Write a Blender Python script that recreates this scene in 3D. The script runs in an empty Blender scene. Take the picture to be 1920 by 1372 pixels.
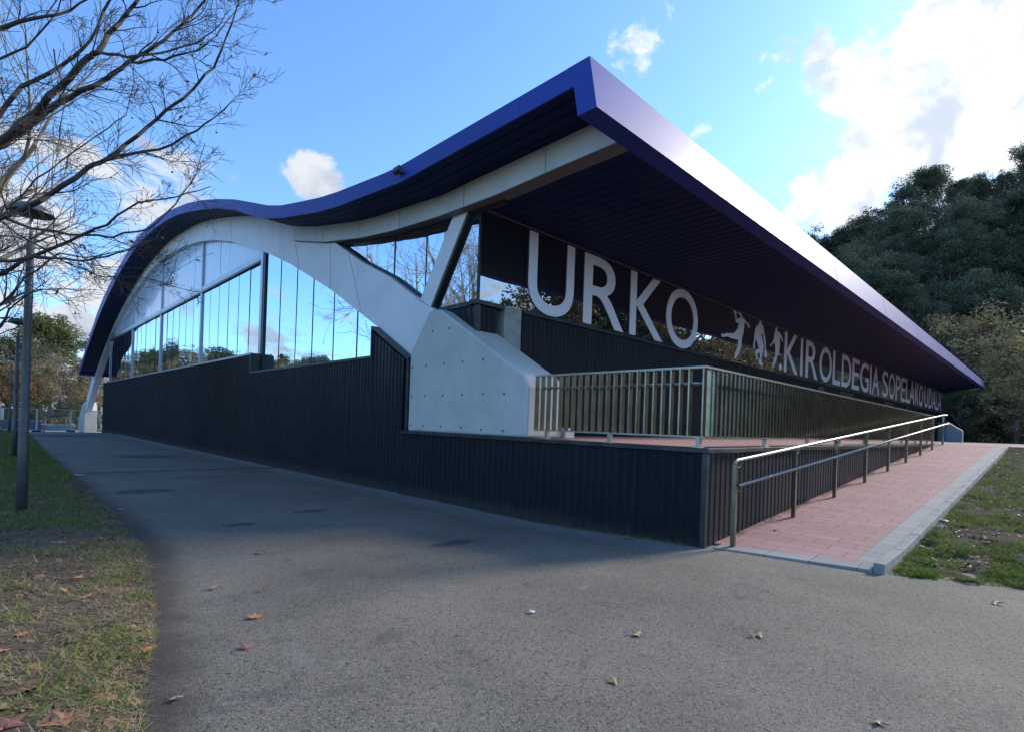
import bpy, math, random
import numpy as np
from math import sin, cos, pi, radians, atan2, sqrt
from mathutils import Matrix, Vector

# ------------------------------------------------------------------ camera
CAM = Vector((-7.126, -3.504, 1.6))
RHO = radians(1.998); A1 = radians(45.915); FPX = 1017.6
FW = Vector((cos(A1), sin(A1), 0)); RT = Vector((sin(A1), -cos(A1), 0)); UP = Vector((0, 0, 1))
scene = bpy.context.scene
col = scene.collection
cd = bpy.data.cameras.new('camera'); cam = bpy.data.objects.new('camera', cd); col.objects.link(cam)
xc = RT * cos(RHO) + UP * sin(RHO); yc = -RT * sin(RHO) + UP * cos(RHO); zc = -FW
M = Matrix.Identity(4)
for i in range(3):
    M[i][0] = xc[i]; M[i][1] = yc[i]; M[i][2] = zc[i]; M[i][3] = CAM[i]
cam.matrix_world = M
cd.sensor_width = 36; cd.lens = FPX / 1920 * 36; cd.shift_y = 109.4 / 1920
cd.clip_start = 0.05; cd.clip_end = 3000
scene.camera = cam

def ray(x, y):                       # direction in the world of a point of the photograph
    a, b = x - 960, y - 795.4
    u = a * cos(RHO) + b * sin(RHO); v = -a * sin(RHO) + b * cos(RHO)
    return FW + RT * (u / FPX) - UP * (v / FPX)

# ------------------------------------------------------------------ sky and sun
SUN_AZ, SUN_EL = radians(-14), radians(28)      # azimuth from +X
SUN_STR, SKY_STR, EXPOSURE = 2.3, 0.15, 1.0
scene.view_settings.view_transform = 'Standard'; scene.view_settings.look = 'None'
scene.view_settings.exposure = EXPOSURE; scene.view_settings.gamma = 1
scene.render.engine = 'CYCLES'
scene.cycles.use_denoising = True
scene.cycles.max_bounces = 8; scene.cycles.glossy_bounces = 4; scene.cycles.transparent_max_bounces = 8
scene.cycles.caustics_reflective = False; scene.cycles.caustics_refractive = False
sd = bpy.data.lights.new('sun', 'SUN'); sd.energy = SUN_STR; sd.angle = radians(12); sd.color = (1, .90, .76)
so = bpy.data.objects.new('sun', sd); col.objects.link(so)
sdir = Vector((cos(SUN_AZ) * cos(SUN_EL), sin(SUN_AZ) * cos(SUN_EL), sin(SUN_EL)))
so.rotation_euler = (-sdir).to_track_quat('-Z', 'Y').to_euler()

class NT:
    def __init__(s, tree): s.t = tree; s.t.nodes.clear()
    def n(s, typ, ins=None, **kw):
        nd = s.t.nodes.new(typ)
        for k, v in kw.items(): setattr(nd, k, v)
        if ins:
            for k, v in ins.items(): s.set(nd, k, v)
        return nd
    def set(s, nd, k, v):
        inp = nd.inputs[k]
        if isinstance(v, bpy.types.NodeSocket): s.t.links.new(v, inp)
        elif isinstance(v, bpy.types.Node): s.t.links.new(v.outputs[0], inp)
        else: inp.default_value = v
    def math(s, op, a, b=0.0, c=0.0, clamp=False):
        nd = s.n('ShaderNodeMath', operation=op, use_clamp=clamp)
        s.set(nd, 0, a); s.set(nd, 1, b); s.set(nd, 2, c); return nd.outputs[0]
    def vmath(s, op, a, b=None):
        nd = s.n('ShaderNodeVectorMath', operation=op); s.set(nd, 0, a)
        if b is not None: s.set(nd, 1, b)
        return nd
    def smooth(s, v, a, b, lo=0.0, hi=1.0):
        nd = s.n('ShaderNodeMapRange', interpolation_type='SMOOTHSTEP')
        s.set(nd, 0, v); s.set(nd, 1, a); s.set(nd, 2, b); s.set(nd, 3, lo); s.set(nd, 4, hi); return nd.outputs[0]
    def mix(s, f, a, b, blend='MIX'):
        nd = s.n('ShaderNodeMix', data_type='RGBA', blend_type=blend)
        s.set(nd, 0, f); s.set(nd, 6, a); s.set(nd, 7, b); return nd.outputs[2]
    def noise(s, vec, scale, detail=4.0, rough=.55, dist=0.0):
        nd = s.n('ShaderNodeTexNoise', {'Scale': scale, 'Detail': detail, 'Roughness': rough, 'Distortion': dist})
        if vec is not None: s.set(nd, 'Vector', vec)
        return nd.outputs[0]
def C4(c): return (c[0], c[1], c[2], 1)

w = bpy.data.worlds.new('World'); scene.world = w; w.use_nodes = True
N = NT(w.node_tree)
tc = N.n('ShaderNodeTexCoord')
dirn = N.vmath('NORMALIZE', tc.outputs['Generated']).outputs[0]
sky = N.n('ShaderNodeTexSky', sky_type='NISHITA', sun_disc=False, sun_elevation=SUN_EL,
          sun_rotation=pi / 2 - SUN_AZ, altitude=0, air_density=1.0, dust_density=0.6, ozone_density=2.2)
skyc = N.mix(1.0, sky.outputs[0], (.68, .91, 1.17, 1), 'MULTIPLY')
sep = N.n('ShaderNodeSeparateXYZ', {0: dirn})
zden = N.math('ADD', N.math('MAXIMUM', sep.outputs[2], 0.0), .22)
pv = N.n('ShaderNodeCombineXYZ', {0: N.math('DIVIDE', sep.outputs[0], zden), 1: N.math('DIVIDE', sep.outputs[1], zden), 2: 0.0})
n1 = N.noise(pv.outputs[0], 2.3, 10.0, .62, .35)
n2 = N.noise(dirn, 8.0, 10.0, .66, .5)
nn = N.math('ADD', N.math('MULTIPLY', n1, .5), N.math('MULTIPLY', n2, .5))
blobs = [((1900, 60), 9, 1.1), ((1800, 60), 6, .95), ((1780, 200), 6, 1.0), ((1880, 220), 8, 1.1), ((1700, 340), 6, 1.0), ((1620, 350), 5, .95), ((1550, 385), 4, .85), ((1700, 90), 4, .95), ((1640, 150), 3.5, .9), ((1560, 132), 3.6, 1.0), ((1480, 145), 3.0, .9), ((1610, 110), 3.0, 1.0), ((1190, 95), 3.0, .8), ((1180, 140), 2.0, .66), ((1245, 12), 2.4, .66),
         ((1385, 318), 2.2, .75), ((1315, 262), 1.4, .7), ((585, 335), 2.6, .68), ((550, 322), 1.8, .62), ((435, 372), 2.2, .7), ((300, 395), 6, .85), ((130, 430), 9, .9), ((30, 560), 12, 1.0), ((160, 560), 9, .95),
         ((230, 640), 7, .85), ((1760, 480), 9, .9)]
tot = None
for (px, py), r, s in blobs:
    d = ray(px, py).normalized()
    dp = N.vmath('DOT_PRODUCT', dirn, tuple(d)).outputs['Value']
    b = N.smooth(dp, cos(radians(r * 1.5)), cos(radians(r * .25)), 0.0, s)
    tot = b if tot is None else N.math('MAXIMUM', tot, b)
# broken cloud over the rest of the sky, away from the view's open blue
for az, el, r, s in [(112, 13, 15, .62), (140, 10, 18, .55), (165, 22, 16, .5), (205, 20, 25, .55), (250, 30, 25, .5), (300, 18, 30, .75), (330, 30, 22, .8), (125, 26, 9, .4)]:
    d = Vector((cos(radians(az)) * cos(radians(el)), sin(radians(az)) * cos(radians(el)), sin(radians(el))))
    dp = N.vmath('DOT_PRODUCT', dirn, tuple(d)).outputs['Value']
    tot = N.math('MAXIMUM', tot, N.smooth(dp, cos(radians(r * 1.4)), cos(radians(r * .2)), 0.0, s))
nn = N.math('ADD', N.math('MULTIPLY', N.math('SUBTRACT', nn, .5), 2.6), .5)
dens = N.math('ADD', nn, N.math('MULTIPLY', tot, .62))
mask = N.smooth(dens, .90, 1.10)
glow = N.smooth(N.vmath('DOT_PRODUCT', dirn, tuple(sdir)).outputs['Value'], cos(radians(75)), cos(radians(10)), 0.0, 1.0)
cb = N.mix(glow, (.44, .46, .50, 1), (.70, .70, .70, 1))
shade = N.mix(N.smooth(N.noise(dirn, 9.0, 8.0, .6, .3), .36, .60), (.55, .62, .74, 1), (1, 1, 1, 1))
cloudc = N.mix(1.0, cb, shade, 'MULTIPLY')
bgs = N.n('ShaderNodeBackground', {0: skyc, 1: SKY_STR})
bgc = N.n('ShaderNodeBackground', {0: cloudc, 1: .95})
mx = N.n('ShaderNodeMixShader', {0: mask, 1: bgs.outputs[0], 2: bgc.outputs[0]})
N.n('ShaderNodeOutputWorld', {0: mx.outputs[0]})

# ------------------------------------------------------------------ materials
MATS = {}
def P(name, base, rough=.6, metal=0., spec=.5, bump=None, bumpd=.02, coat=0., var=None, obj=True):
    m = bpy.data.materials.new(name); m.use_nodes = True; T = NT(m.node_tree)
    tcn = T.n('ShaderNodeTexCoord'); vec = tcn.outputs['Object']
    c = C4(base)
    if var:                       # (scale, other colour, lo, hi)
        c = T.mix(T.smooth(T.noise(vec, var[0], 6.0), var[2], var[3]), C4(base), C4(var[1]))
    b = T.n('ShaderNodeBsdfPrincipled', {'Base Color': c, 'Roughness': rough, 'Metallic': metal, 'Specular IOR Level': spec, 'Coat Weight': coat, 'Coat Roughness': .15})
    if bump:
        bn = T.n('ShaderNodeBump', {'Strength': .6, 'Distance': bumpd, 'Height': T.noise(vec, bump, 6.0)})
        T.set(b, 'Normal', bn)
    T.n('ShaderNodeOutputMaterial', {0: b.outputs[0]})
    MATS[name] = m; return m
def custom(name):
    m = bpy.data.materials.new(name); m.use_nodes = True; MATS[name] = m; return NT(m.node_tree)

P('dark_trim', (.022, .030, .036), .4, .3, .5, var=(3, (.05, .06, .07), .4, .7))
P('white_paint', (.80, .82, .84), .5, 0, .4, bump=3, bumpd=.002, var=(.9, (.70, .73, .76), .4, .75))
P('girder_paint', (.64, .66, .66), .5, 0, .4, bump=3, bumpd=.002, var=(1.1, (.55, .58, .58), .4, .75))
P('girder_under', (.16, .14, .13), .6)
P('grey_column', (.33, .36, .34), .7, bump=8, bumpd=.004, var=(3, (.25, .28, .27), .4, .65))
P('tie_hole', (.03, .035, .04), .8)
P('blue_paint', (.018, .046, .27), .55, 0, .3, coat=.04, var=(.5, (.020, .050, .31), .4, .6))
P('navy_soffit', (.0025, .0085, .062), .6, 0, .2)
P('roof_sheet', (.10, .12, .3), .5, .3)
P('joint', (.05, .06, .08), .7)
P('frame_white', (.42, .46, .52), .35, .5, .5)
P('frame_dark', (.022, .025, .03), .4, .3)
P('vinyl', (.82, .86, .96), .5)
P('polished_steel', (.33, .32, .295), .42, 1., .5, var=(2.5, (.40, .39, .36), .4, .7))
P('brushed_steel', (.27, .25, .205), .27, 1., .5, var=(4, (.19, .175, .14), .35, .7))
P('kerb_concrete', (.29, .29, .27), .85, bump=40, bumpd=.003, var=(2.5, (.20, .22, .215), .4, .65))
P('pole_paint', (.075, .082, .085), .5, .2, .5, var=(3, (.11, .115, .115), .4, .7))
P('lamp_shell', (.10, .105, .11), .4, .3)
P('lamp_glass', (.55, .55, .52), .25)
P('galvanised', (.5, .52, .54), .4, .8)
P('board_dark', (.12, .14, .16), .7); P('board_white', (.62, .64, .66), .7, var=(3, (.4, .42, .45), .4, .6))
P('bark', (.15, .135, .11), .85, bump=12, bumpd=.01, var=(1.6, (.24, .22, .18), .42, .6))
P('bark_plane', (.20, .17, .13), .85, bump=10, bumpd=.01, var=(2.2, (.36, .32, .25), .45, .58))
P('twig', (.055, .043, .038), .85, var=(1.5, (.10, .083, .070), .45, .7))
P('dry_twig', (.23, .18, .125), .9, var=(.3, (.14, .11, .08), .4, .6))
P('blue_panel', (.22, .36, .46), .7, var=(1, (.19, .31, .4), .4, .6))
P('litter_white', (.7, .72, .75), .6)
P('hanging_leaf', (.20, .10, .045), .7, var=(4, (.28, .16, .06), .4, .6))

def leafmat(name, a, b, sc, trans=.25, rough=.6):
    T = custom(name); tcn = T.n('ShaderNodeTexCoord')
    f = T.smooth(T.noise(tcn.outputs['Object'], sc, 3.0), .38, .62)
    rnd = T.n('ShaderNodeObjectInfo').outputs['Random']
    g = T.n('ShaderNodeNewGeometry').outputs['Random Per Island']
    c = T.mix(f, C4(a), C4(b))
    k = T.math('ADD', T.math('MULTIPLY', g, .5), T.math('MULTIPLY', rnd, .6))
    c = T.mix(1.0, c, T.n('ShaderNodeCombineColor', {0: T.math('ADD', k, .62), 1: T.math('ADD', k, .6), 2: T.math('ADD', k, .58)}).outputs[0], 'MULTIPLY')
    d = T.n('ShaderNodeBsdfPrincipled', {'Base Color': c, 'Roughness': rough, 'Specular IOR Level': .25})
    t = T.n('ShaderNodeBsdfTranslucent', {0: c})
    m = T.n('ShaderNodeMixShader', {0: trans, 1: d.outputs[0], 2: t.outputs[0]})
    T.n('ShaderNodeOutputMaterial', {0: m.outputs[0]})
leafmat('leaf_eucalyptus', (.062, .078, .046), (.125, .135, .080), .35)
leafmat('leaf_dark', (.040, .058, .028), (.08, .10, .045), .4)
leafmat('leaf_autumn', (.34, .25, .12), (.22, .20, .09), .3)
leafmat('leaf_rust', (.33, .19, .09), (.20, .15, .07), .3)
leafmat('leaf_yellowgreen', (.13, .14, .035), (.08, .10, .03), .4)
leafmat('leaf_thicket', (.22, .17, .085), (.15, .13, .06), .25)
leafmat('grass_blade', (.12, .17, .035), (.18, .20, .06), 1.5, .3)
leafmat('straw', (.40, .33, .18), (.26, .21, .12), 3, .2)
leafmat('litter', (.30, .17, .09), (.16, .10, .065), 3, .1)

def leafbrown(name, a, b):
    T = custom(name); tcn = T.n('ShaderNodeTexCoord')
    f = T.smooth(T.noise(tcn.outputs['Object'], 18, 5.0), .4, .65)
    c = T.mix(f, C4(a), C4(b))
    bn = T.n('ShaderNodeBump', {'Strength': .5, 'Distance': .003, 'Height': T.noise(tcn.outputs['Object'], 45, 4.0)})
    d = T.n('ShaderNodeBsdfPrincipled', {'Base Color': c, 'Roughness': .55, 'Normal': bn})
    T.n('ShaderNodeOutputMaterial', {0: d.outputs[0]})
leafbrown('leaf_orange', (.42, .19, .075), (.30, .13, .055))
leafbrown('leaf_tan', (.40, .26, .13), (.26, .15, .08))
leafbrown('leaf_reddish', (.26, .11, .07), (.17, .075, .05))

# mirror-like solar glass
def glass(name, face, spec, f0, f1, rough=.012):
    T = custom(name); tcn = T.n('ShaderNodeTexCoord')
    bn = T.n('ShaderNodeBump', {'Strength': .16, 'Distance': .02, 'Height': T.noise(tcn.outputs['Object'], .8, 2.0)})
    d = T.n('ShaderNodeBsdfPrincipled', {'Base Color': C4(face), 'Roughness': .3, 'Specular IOR Level': .2})
    g = T.n('ShaderNodeBsdfGlossy', {'Color': C4(spec), 'Roughness': rough, 'Normal': bn})
    fr = T.n('ShaderNodeLayerWeight', {'Blend': .35})
    fac = T.smooth(fr.outputs['Facing'], 0., 1., f0, f1)
    m = T.n('ShaderNodeMixShader', {0: fac, 1: d.outputs[0], 2: g.outputs[0]})
    T.n('ShaderNodeOutputMaterial', {0: m.outputs[0]})
glass('mirror_glass', (.02, .03, .045), (.70, .85, .97), .80, .95)
glass('dark_glass', (.008, .009, .010), (.80, .86, .88), .35, .75)
# milky corrugated sheets above the transom
T = custom('milky_panel'); tcn = T.n('ShaderNodeTexCoord')
wv = T.n('ShaderNodeTexWave', {'Vector': tcn.outputs['Object'], 'Scale': .9, 'Distortion': 0.0}, bands_direction='Y')
lines = T.smooth(wv.outputs['Fac'], .0, .08)
cc = T.mix(lines, (.45, .50, .62, 1), (.68, .73, .84, 1))
b = T.n('ShaderNodeBsdfPrincipled', {'Base Color': cc, 'Roughness': .25, 'Specular IOR Level': .6, 'Coat Weight': .5, 'Coat Roughness': .08})
T.n('ShaderNodeOutputMaterial', {0: b.outputs[0]})

# asphalt
T = custom('asphalt'); vec = T.n('ShaderNodeTexCoord').outputs['Object']
sp = T.n('ShaderNodeSeparateXYZ', {0: vec})
vor = T.n('ShaderNodeTexVoronoi', {'Vector': vec, 'Scale': 135.0})
vor2 = T.n('ShaderNodeTexVoronoi', {'Vector': vec, 'Scale': 70.0})
f1 = T.noise(vec, 140, 3.0, .7)
base = T.mix(T.smooth(T.noise(vec, .55, 6.0, .6), .32, .68), (.150, .127, .094, 1), (.225, .192, .145, 1))
base = T.mix(T.smooth(vor.outputs['Color'], .58, .92, 0, .8), base, (.34, .32, .27, 1))
base = T.mix(T.smooth(vor2.outputs['Color'], .62, .95, 0, .8), base, (.030, .030, .030, 1))
base = T.mix(T.smooth(T.noise(vec, 32, 6.0, .8), .52, .66, 0, .55), base, (.045, .044, .042, 1))
base = T.mix(T.smooth(f1, .50, .70, 0, .75), base, (.025, .024, .022, 1))
pat = T.noise(vec, 1.9, 10.0, .78, .5)
base = T.mix(T.smooth(pat, .55, .66, 0, .5), base, (.060, .060, .060, 1))
pat2 = T.noise(T.vmath('ADD', vec, (13., 4., 0)).outputs[0], 1.6, 10.0, .78, .4)
base = T.mix(T.smooth(pat2, .58, .72, 0, .6), base, (.23, .22, .19, 1))
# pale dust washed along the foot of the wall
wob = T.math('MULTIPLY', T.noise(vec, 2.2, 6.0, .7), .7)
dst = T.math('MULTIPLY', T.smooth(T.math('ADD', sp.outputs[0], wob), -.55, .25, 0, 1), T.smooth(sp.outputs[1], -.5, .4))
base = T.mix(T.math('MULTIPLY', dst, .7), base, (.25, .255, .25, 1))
# patched transverse joint and damp spots
ym = T.math('ABSOLUTE', T.math('SUBTRACT', T.math('ADD', sp.outputs[1], T.math('MULTIPLY', T.noise(vec, 1.5), .35)), 15.4))
base = T.mix(T.smooth(ym, .10, .22, .75, 0), base, (.03, .032, .036, 1))
for (sx, sy, rx, ry) in [(-2.6, 21.5, 1.3, 1.3), (-4.2, 5.6, .34, .16), (-2.75, 6.3, .42, .2), (-2.35, 2.55, .55, .18), (-3.6, 42, 2.2, 3), (-4.6, 10.5, .8, .5)]:
    dx = T.math('DIVIDE', T.math('SUBTRACT', sp.outputs[0], sx), rx); dy = T.math('DIVIDE', T.math('SUBTRACT', sp.outputs[1], sy), ry)
    rr = T.math('ADD', T.math('SQRT', T.math('ADD', T.math('MULTIPLY', dx, dx), T.math('MULTIPLY', dy, dy))), T.math('MULTIPLY', T.noise(vec, 3.5, 5.0), 1.1))
    base = T.mix(T.smooth(rr, 1.05, 1.55, .75, 0), base, (.033, .035, .038, 1))
vbn = T.math('SUBTRACT', -5.62, T.math('MULTIPLY', T.math('MAXIMUM', T.math('SUBTRACT', 4.6, sp.outputs[1]), 0.0), .19))
de = T.math('SUBTRACT', T.math('SUBTRACT', sp.outputs[0], vbn), T.math('MULTIPLY', T.noise(vec, 3.0, 7.0, .7), .55))
base = T.mix(T.smooth(de, -.25, .22, .85, 0), base, (.050, .041, .032, 1))
hb = T.math('ADD', T.math('MULTIPLY', vor.outputs['Distance'], 1.0), T.math('MULTIPLY', f1, .8))
bn = T.n('ShaderNodeBump', {'Strength': .8, 'Distance': .004, 'Height': hb})
b = T.n('ShaderNodeBsdfPrincipled', {'Base Color': base, 'Roughness': .82, 'Specular IOR Level': .35, 'Normal': bn})
T.n('ShaderNodeOutputMaterial', {0: b.outputs[0]})

# pavers: rows across the ramp
def pavers(name, c1, c2, mortar, bw, bh, off=.5):
    T = custom(name); vec = T.n('ShaderNodeTexCoord').outputs['Object']
    s = T.n('ShaderNodeSeparateXYZ', {0: vec}); cv = T.n('ShaderNodeCombineXYZ', {0: s.outputs[1], 1: s.outputs[0], 2: 0.0})
    br = T.n('ShaderNodeTexBrick', {'Vector': cv.outputs[0], 'Color1': C4(c1), 'Color2': C4(c2), 'Mortar': C4(mortar), 'Scale': 1.0, 'Mortar Size': .0075, 'Mortar Smooth': .3, 'Bias': 0.0, 'Brick Width': bw, 'Row Height': bh}, offset=off)
    c = T.mix(T.smooth(T.noise(vec, 1.3, 6.0, .65), .35, .7, 0, .55), br.outputs[0], (c1[0] * .72, c1[1] * .74, c1[2] * .76, 1))
    c = T.mix(T.smooth(T.noise(vec, 5, 6.0, .7), .58, .74, 0, .4), c, (.42, .36, .34, 1))
    c = T.mix(T.smooth(T.noise(vec, 90, 3.0), .5, .75, 0, .35), c, (c1[0] * .5, c1[1] * .5, c1[2] * .5, 1))
    h = T.math('SUBTRACT', T.math('MULTIPLY', T.noise(vec, 60), .3), br.outputs['Fac'])
    bn = T.n('ShaderNodeBump', {'Strength': .5, 'Distance': .005, 'Height': h})
    b = T.n('ShaderNodeBsdfPrincipled', {'Base Color': c, 'Roughness': .8, 'Specular IOR Level': .35, 'Normal': bn})
    T.n('ShaderNodeOutputMaterial', {0: b.outputs[0]})
pavers('pink_paver', (.44, .25, .225), (.365, .20, .18), (.13, .07, .065), .5, .25)
pavers('grey_paver', (.35, .345, .325), (.28, .275, .26), (.10, .13, .13), 10., .25)
pavers('grey_paver_row', (.32, .32, .30), (.26, .26, .245), (.10, .11, .11), .5, 10.)

T = custom('anthracite'); vec = T.n('ShaderNodeTexCoord').outputs['Object']; sp = T.n('ShaderNodeSeparateXYZ', {0: vec})
c = T.mix(T.smooth(T.noise(vec, .35, 6.0), .4, .7), (.0085, .0125, .018, 1), (.012, .017, .024, 1))
st = T.noise(T.vmath('MULTIPLY', vec, (3., 3., .25)).outputs[0], 2.2, 6.0, .7)
c = T.mix(T.smooth(st, .55, .72, 0, .3), c, (.020, .026, .034, 1))
dz = T.math('ADD', sp.outputs[2], T.math('MULTIPLY', T.noise(vec, 4.0, 7.0, .75), -.45))
c = T.mix(T.smooth(dz, -.32, -.05, .4, 0), c, (.085, .078, .066, 1))
b = T.n('ShaderNodeBsdfPrincipled', {'Base Color': c, 'Roughness': T.smooth(st, .4, .7, .38, .6), 'Metallic': 0.0, 'Specular IOR Level': .2})
T.n('ShaderNodeOutputMaterial', {0: b.outputs[0]})
T = custom('concrete_paint'); vec = T.n('ShaderNodeTexCoord').outputs['Object']
c = T.mix(T.smooth(T.noise(vec, 1.4, 7.0, .65), .36, .68), (.55, .565, .53, 1), (.48, .50, .47, 1))
st = T.noise(T.vmath('MULTIPLY', vec, (4., 4., .35)).outputs[0], 2.6, 7.0, .7)
c = T.mix(T.smooth(st, .54, .72, 0, .3), c, (.33, .345, .32, 1))
c = T.mix(T.smooth(T.noise(vec, 30, 5.0, .7), .58, .72, 0, .3), c, (.26, .28, .27, 1))
bn = T.n('ShaderNodeBump', {'Strength': .5, 'Distance': .006, 'Height': T.noise(vec, 9, 7.0, .7)})
b = T.n('ShaderNodeBsdfPrincipled', {'Base Color': c, 'Roughness': .75, 'Specular IOR Level': .3, 'Normal': bn})
T.n('ShaderNodeOutputMaterial', {0: b.outputs[0]})
# soil
def soil(name, a, b_, moss, mossamt):
    T = custom(name); vec = T.n('ShaderNodeTexCoord').outputs['Object']
    c = T.mix(T.smooth(T.noise(vec, 6, 7.0, .7), .35, .65), C4(a), C4(b_))
    c = T.mix(T.smooth(T.noise(vec, 1.1, 6.0, .6), .62 - mossamt, .74 - mossamt), c, C4(moss))
    c = T.mix(T.smooth(T.noise(vec, 60, 3.0), .55, .7, 0, .6), c, (.16, .12, .08, 1))
    bn = T.n('ShaderNodeBump', {'Strength': .9, 'Distance': .03, 'Height': T.noise(vec, 22, 6.0, .7)})
    b = T.n('ShaderNodeBsdfPrincipled', {'Base Color': c, 'Roughness': .95, 'Specular IOR Level': .15, 'Normal': bn})
    T.n('ShaderNodeOutputMaterial', {0: b.outputs[0]})
soil('verge_soil', (.085, .064, .046), (.15, .115, .08), (.10, .12, .035), .10)
soil('lawn_soil', (.055, .043, .032), (.105, .08, .058), (.05, .075, .02), .12)
soil('hill_soil', (.030, .034, .018), (.045, .05, .025), (.035, .055, .018), .2)
soil('gravel_ground', (.26, .25, .23), (.36, .35, .32), (.2, .21, .15), -.05)

# ------------------------------------------------------------------ helpers
def tag(o, label=None, cat=None, group=None, kind=None):
    if label: o['label'] = label
    if cat: o['category'] = cat
    if group: o['group'] = group
    if kind: o['kind'] = kind
    return o
def empty(name, loc, label, cat, group=None):
    o = bpy.data.objects.new(name, None); o.location = loc; o.empty_display_size = .2; col.objects.link(o)
    return tag(o, label, cat, group)
class MB:
    def __init__(s): s.v = []; s.f = []
    def add(s, v, f):
        k = len(s.v); s.v += [tuple(p) for p in v]; s.f += [tuple(i + k for i in q) for q in f]; return s
    def box(s, x0, x1, y0, y1, z0, z1):
        return s.add([(x0, y0, z0), (x1, y0, z0), (x1, y1, z0), (x0, y1, z0), (x0, y0, z1), (x1, y0, z1), (x1, y1, z1), (x0, y1, z1)],
                     [(0, 3, 2, 1), (4, 5, 6, 7), (0, 1, 5, 4), (1, 2, 6, 5), (2, 3, 7, 6), (3, 0, 4, 7)])
    def hexa(s, a, b):               # two quads joined
        return s.add(list(a) + list(b), [(3, 2, 1, 0), (4, 5, 6, 7), (0, 1, 5, 4), (1, 2, 6, 5), (2, 3, 7, 6), (3, 0, 4, 7)])
    def prism_x(s, poly, x0, x1):    # polygon in (y, z) extruded along x
        n = len(poly)
        s.add([(x0, y, z) for y, z in poly] + [(x1, y, z) for y, z in poly],
              [tuple(range(n))[::-1], tuple(range(n, 2 * n))] + [(i, (i + 1) % n, (i + 1) % n + n, i + n) for i in range(n)])
        return s
    def prism_y(s, poly, y0, y1):    # polygon in (x, z)
        n = len(poly)
        s.add([(x, y0, z) for x, z in poly] + [(x, y1, z) for x, z in poly],
              [tuple(range(n)), tuple(range(n, 2 * n))[::-1]] + [(i, (i + 1) % n, (i + 1) % n + n, i + n) for i in range(n)])
        return s
    def tube(s, pts, rad, n=8, cap=True):
        pts = [Vector(p) for p in pts]; k = len(s.v)
        if not hasattr(rad, '__len__'): rad = [rad] * len(pts)
        up = None
        for i, p in enumerate(pts):
            d = (pts[min(i + 1, len(pts) - 1)] - pts[max(i - 1, 0)])
            if d.length < 1e-9: d = Vector((0, 0, 1))
            d.normalize()
            if up is None: up = d.orthogonal().normalized()
            up = (up - d * up.dot(d))
            up = up.normalized() if up.length > 1e-6 else d.orthogonal().normalized()
            q = d.cross(up)
            for j in range(n):
                a = 2 * pi * j / n
                s.v.append(tuple(p + (up * cos(a) + q * sin(a)) * rad[i]))
        for i in range(len(pts) - 1):
            for j in range(n):
                s.f.append((k + i * n + j, k + i * n + (j + 1) % n, k + (i + 1) * n + (j + 1) % n, k + (i + 1) * n + j))
        if cap and n > 3:
            s.f.append(tuple(k + j for j in range(n))[::-1]); e = k + (len(pts) - 1) * n
            s.f.append(tuple(e + j for j in range(n)))
        return s
    def lathe(s, prof, c, n=24):     # prof: (r, z)
        k = len(s.v)
        for r, z in prof:
            for j in range(n): s.v.append((c[0] + r * cos(2 * pi * j / n), c[1] + r * sin(2 * pi * j / n), c[2] + z))
        for i in range(len(prof) - 1):
            for j in range(n): s.f.append((k + i * n + j, k + i * n + (j + 1) % n, k + (i + 1) * n + (j + 1) % n, k + (i + 1) * n + j))
        return s
    def build(s, name, mat, parent=None, smooth=False, bevel=0., kind=None):
        me = bpy.data.meshes.new(name); me.from_pydata(s.v, [], s.f)
        me.materials.append(MATS[mat]); me.validate()
        if smooth: me.polygons.foreach_set('use_smooth', [True] * len(me.polygons))
        o = bpy.data.objects.new(name, me); col.objects.link(o)
        if parent is not None:
            o.parent = parent
            o.matrix_parent_inverse = Matrix.Translation(parent_world(parent)).inverted()
        if bevel:
            md = o.modifiers.new('bevel', 'BEVEL'); md.width = bevel; md.segments = 2; md.limit_method = 'ANGLE'
        if kind: o['kind'] = kind
        return o
def parent_world(p):
    v = Vector((0, 0, 0))
    while p is not None:
        v += Vector(p.location); 
        if p.parent is not None: v += p.matrix_parent_inverse.translation
        p = p.parent
    return v
def raw_mesh(name, V, F, mat, parent=None, local=False, kind=None):   # numpy, constant face size
    me = bpy.data.meshes.new(name); nf, k = F.shape
    me.vertices.add(len(V)); me.vertices.foreach_set('co', V.astype(np.float32).ravel())
    me.loops.add(nf * k); me.loops.foreach_set('vertex_index', F.astype(np.int32).ravel())
    me.polygons.add(nf); me.polygons.foreach_set('loop_start', np.arange(nf, dtype=np.int32) * k)
    me.polygons.foreach_set('loop_total', np.full(nf, k, dtype=np.int32))
    me.update(); me.materials.append(MATS[mat])
    o = bpy.data.objects.new(name, me); col.objects.link(o)
    if parent is not None: o.parent = parent
    if kind: o['kind'] = kind
    return o
def structure(o): o['kind'] = 'structure'; return o

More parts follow.
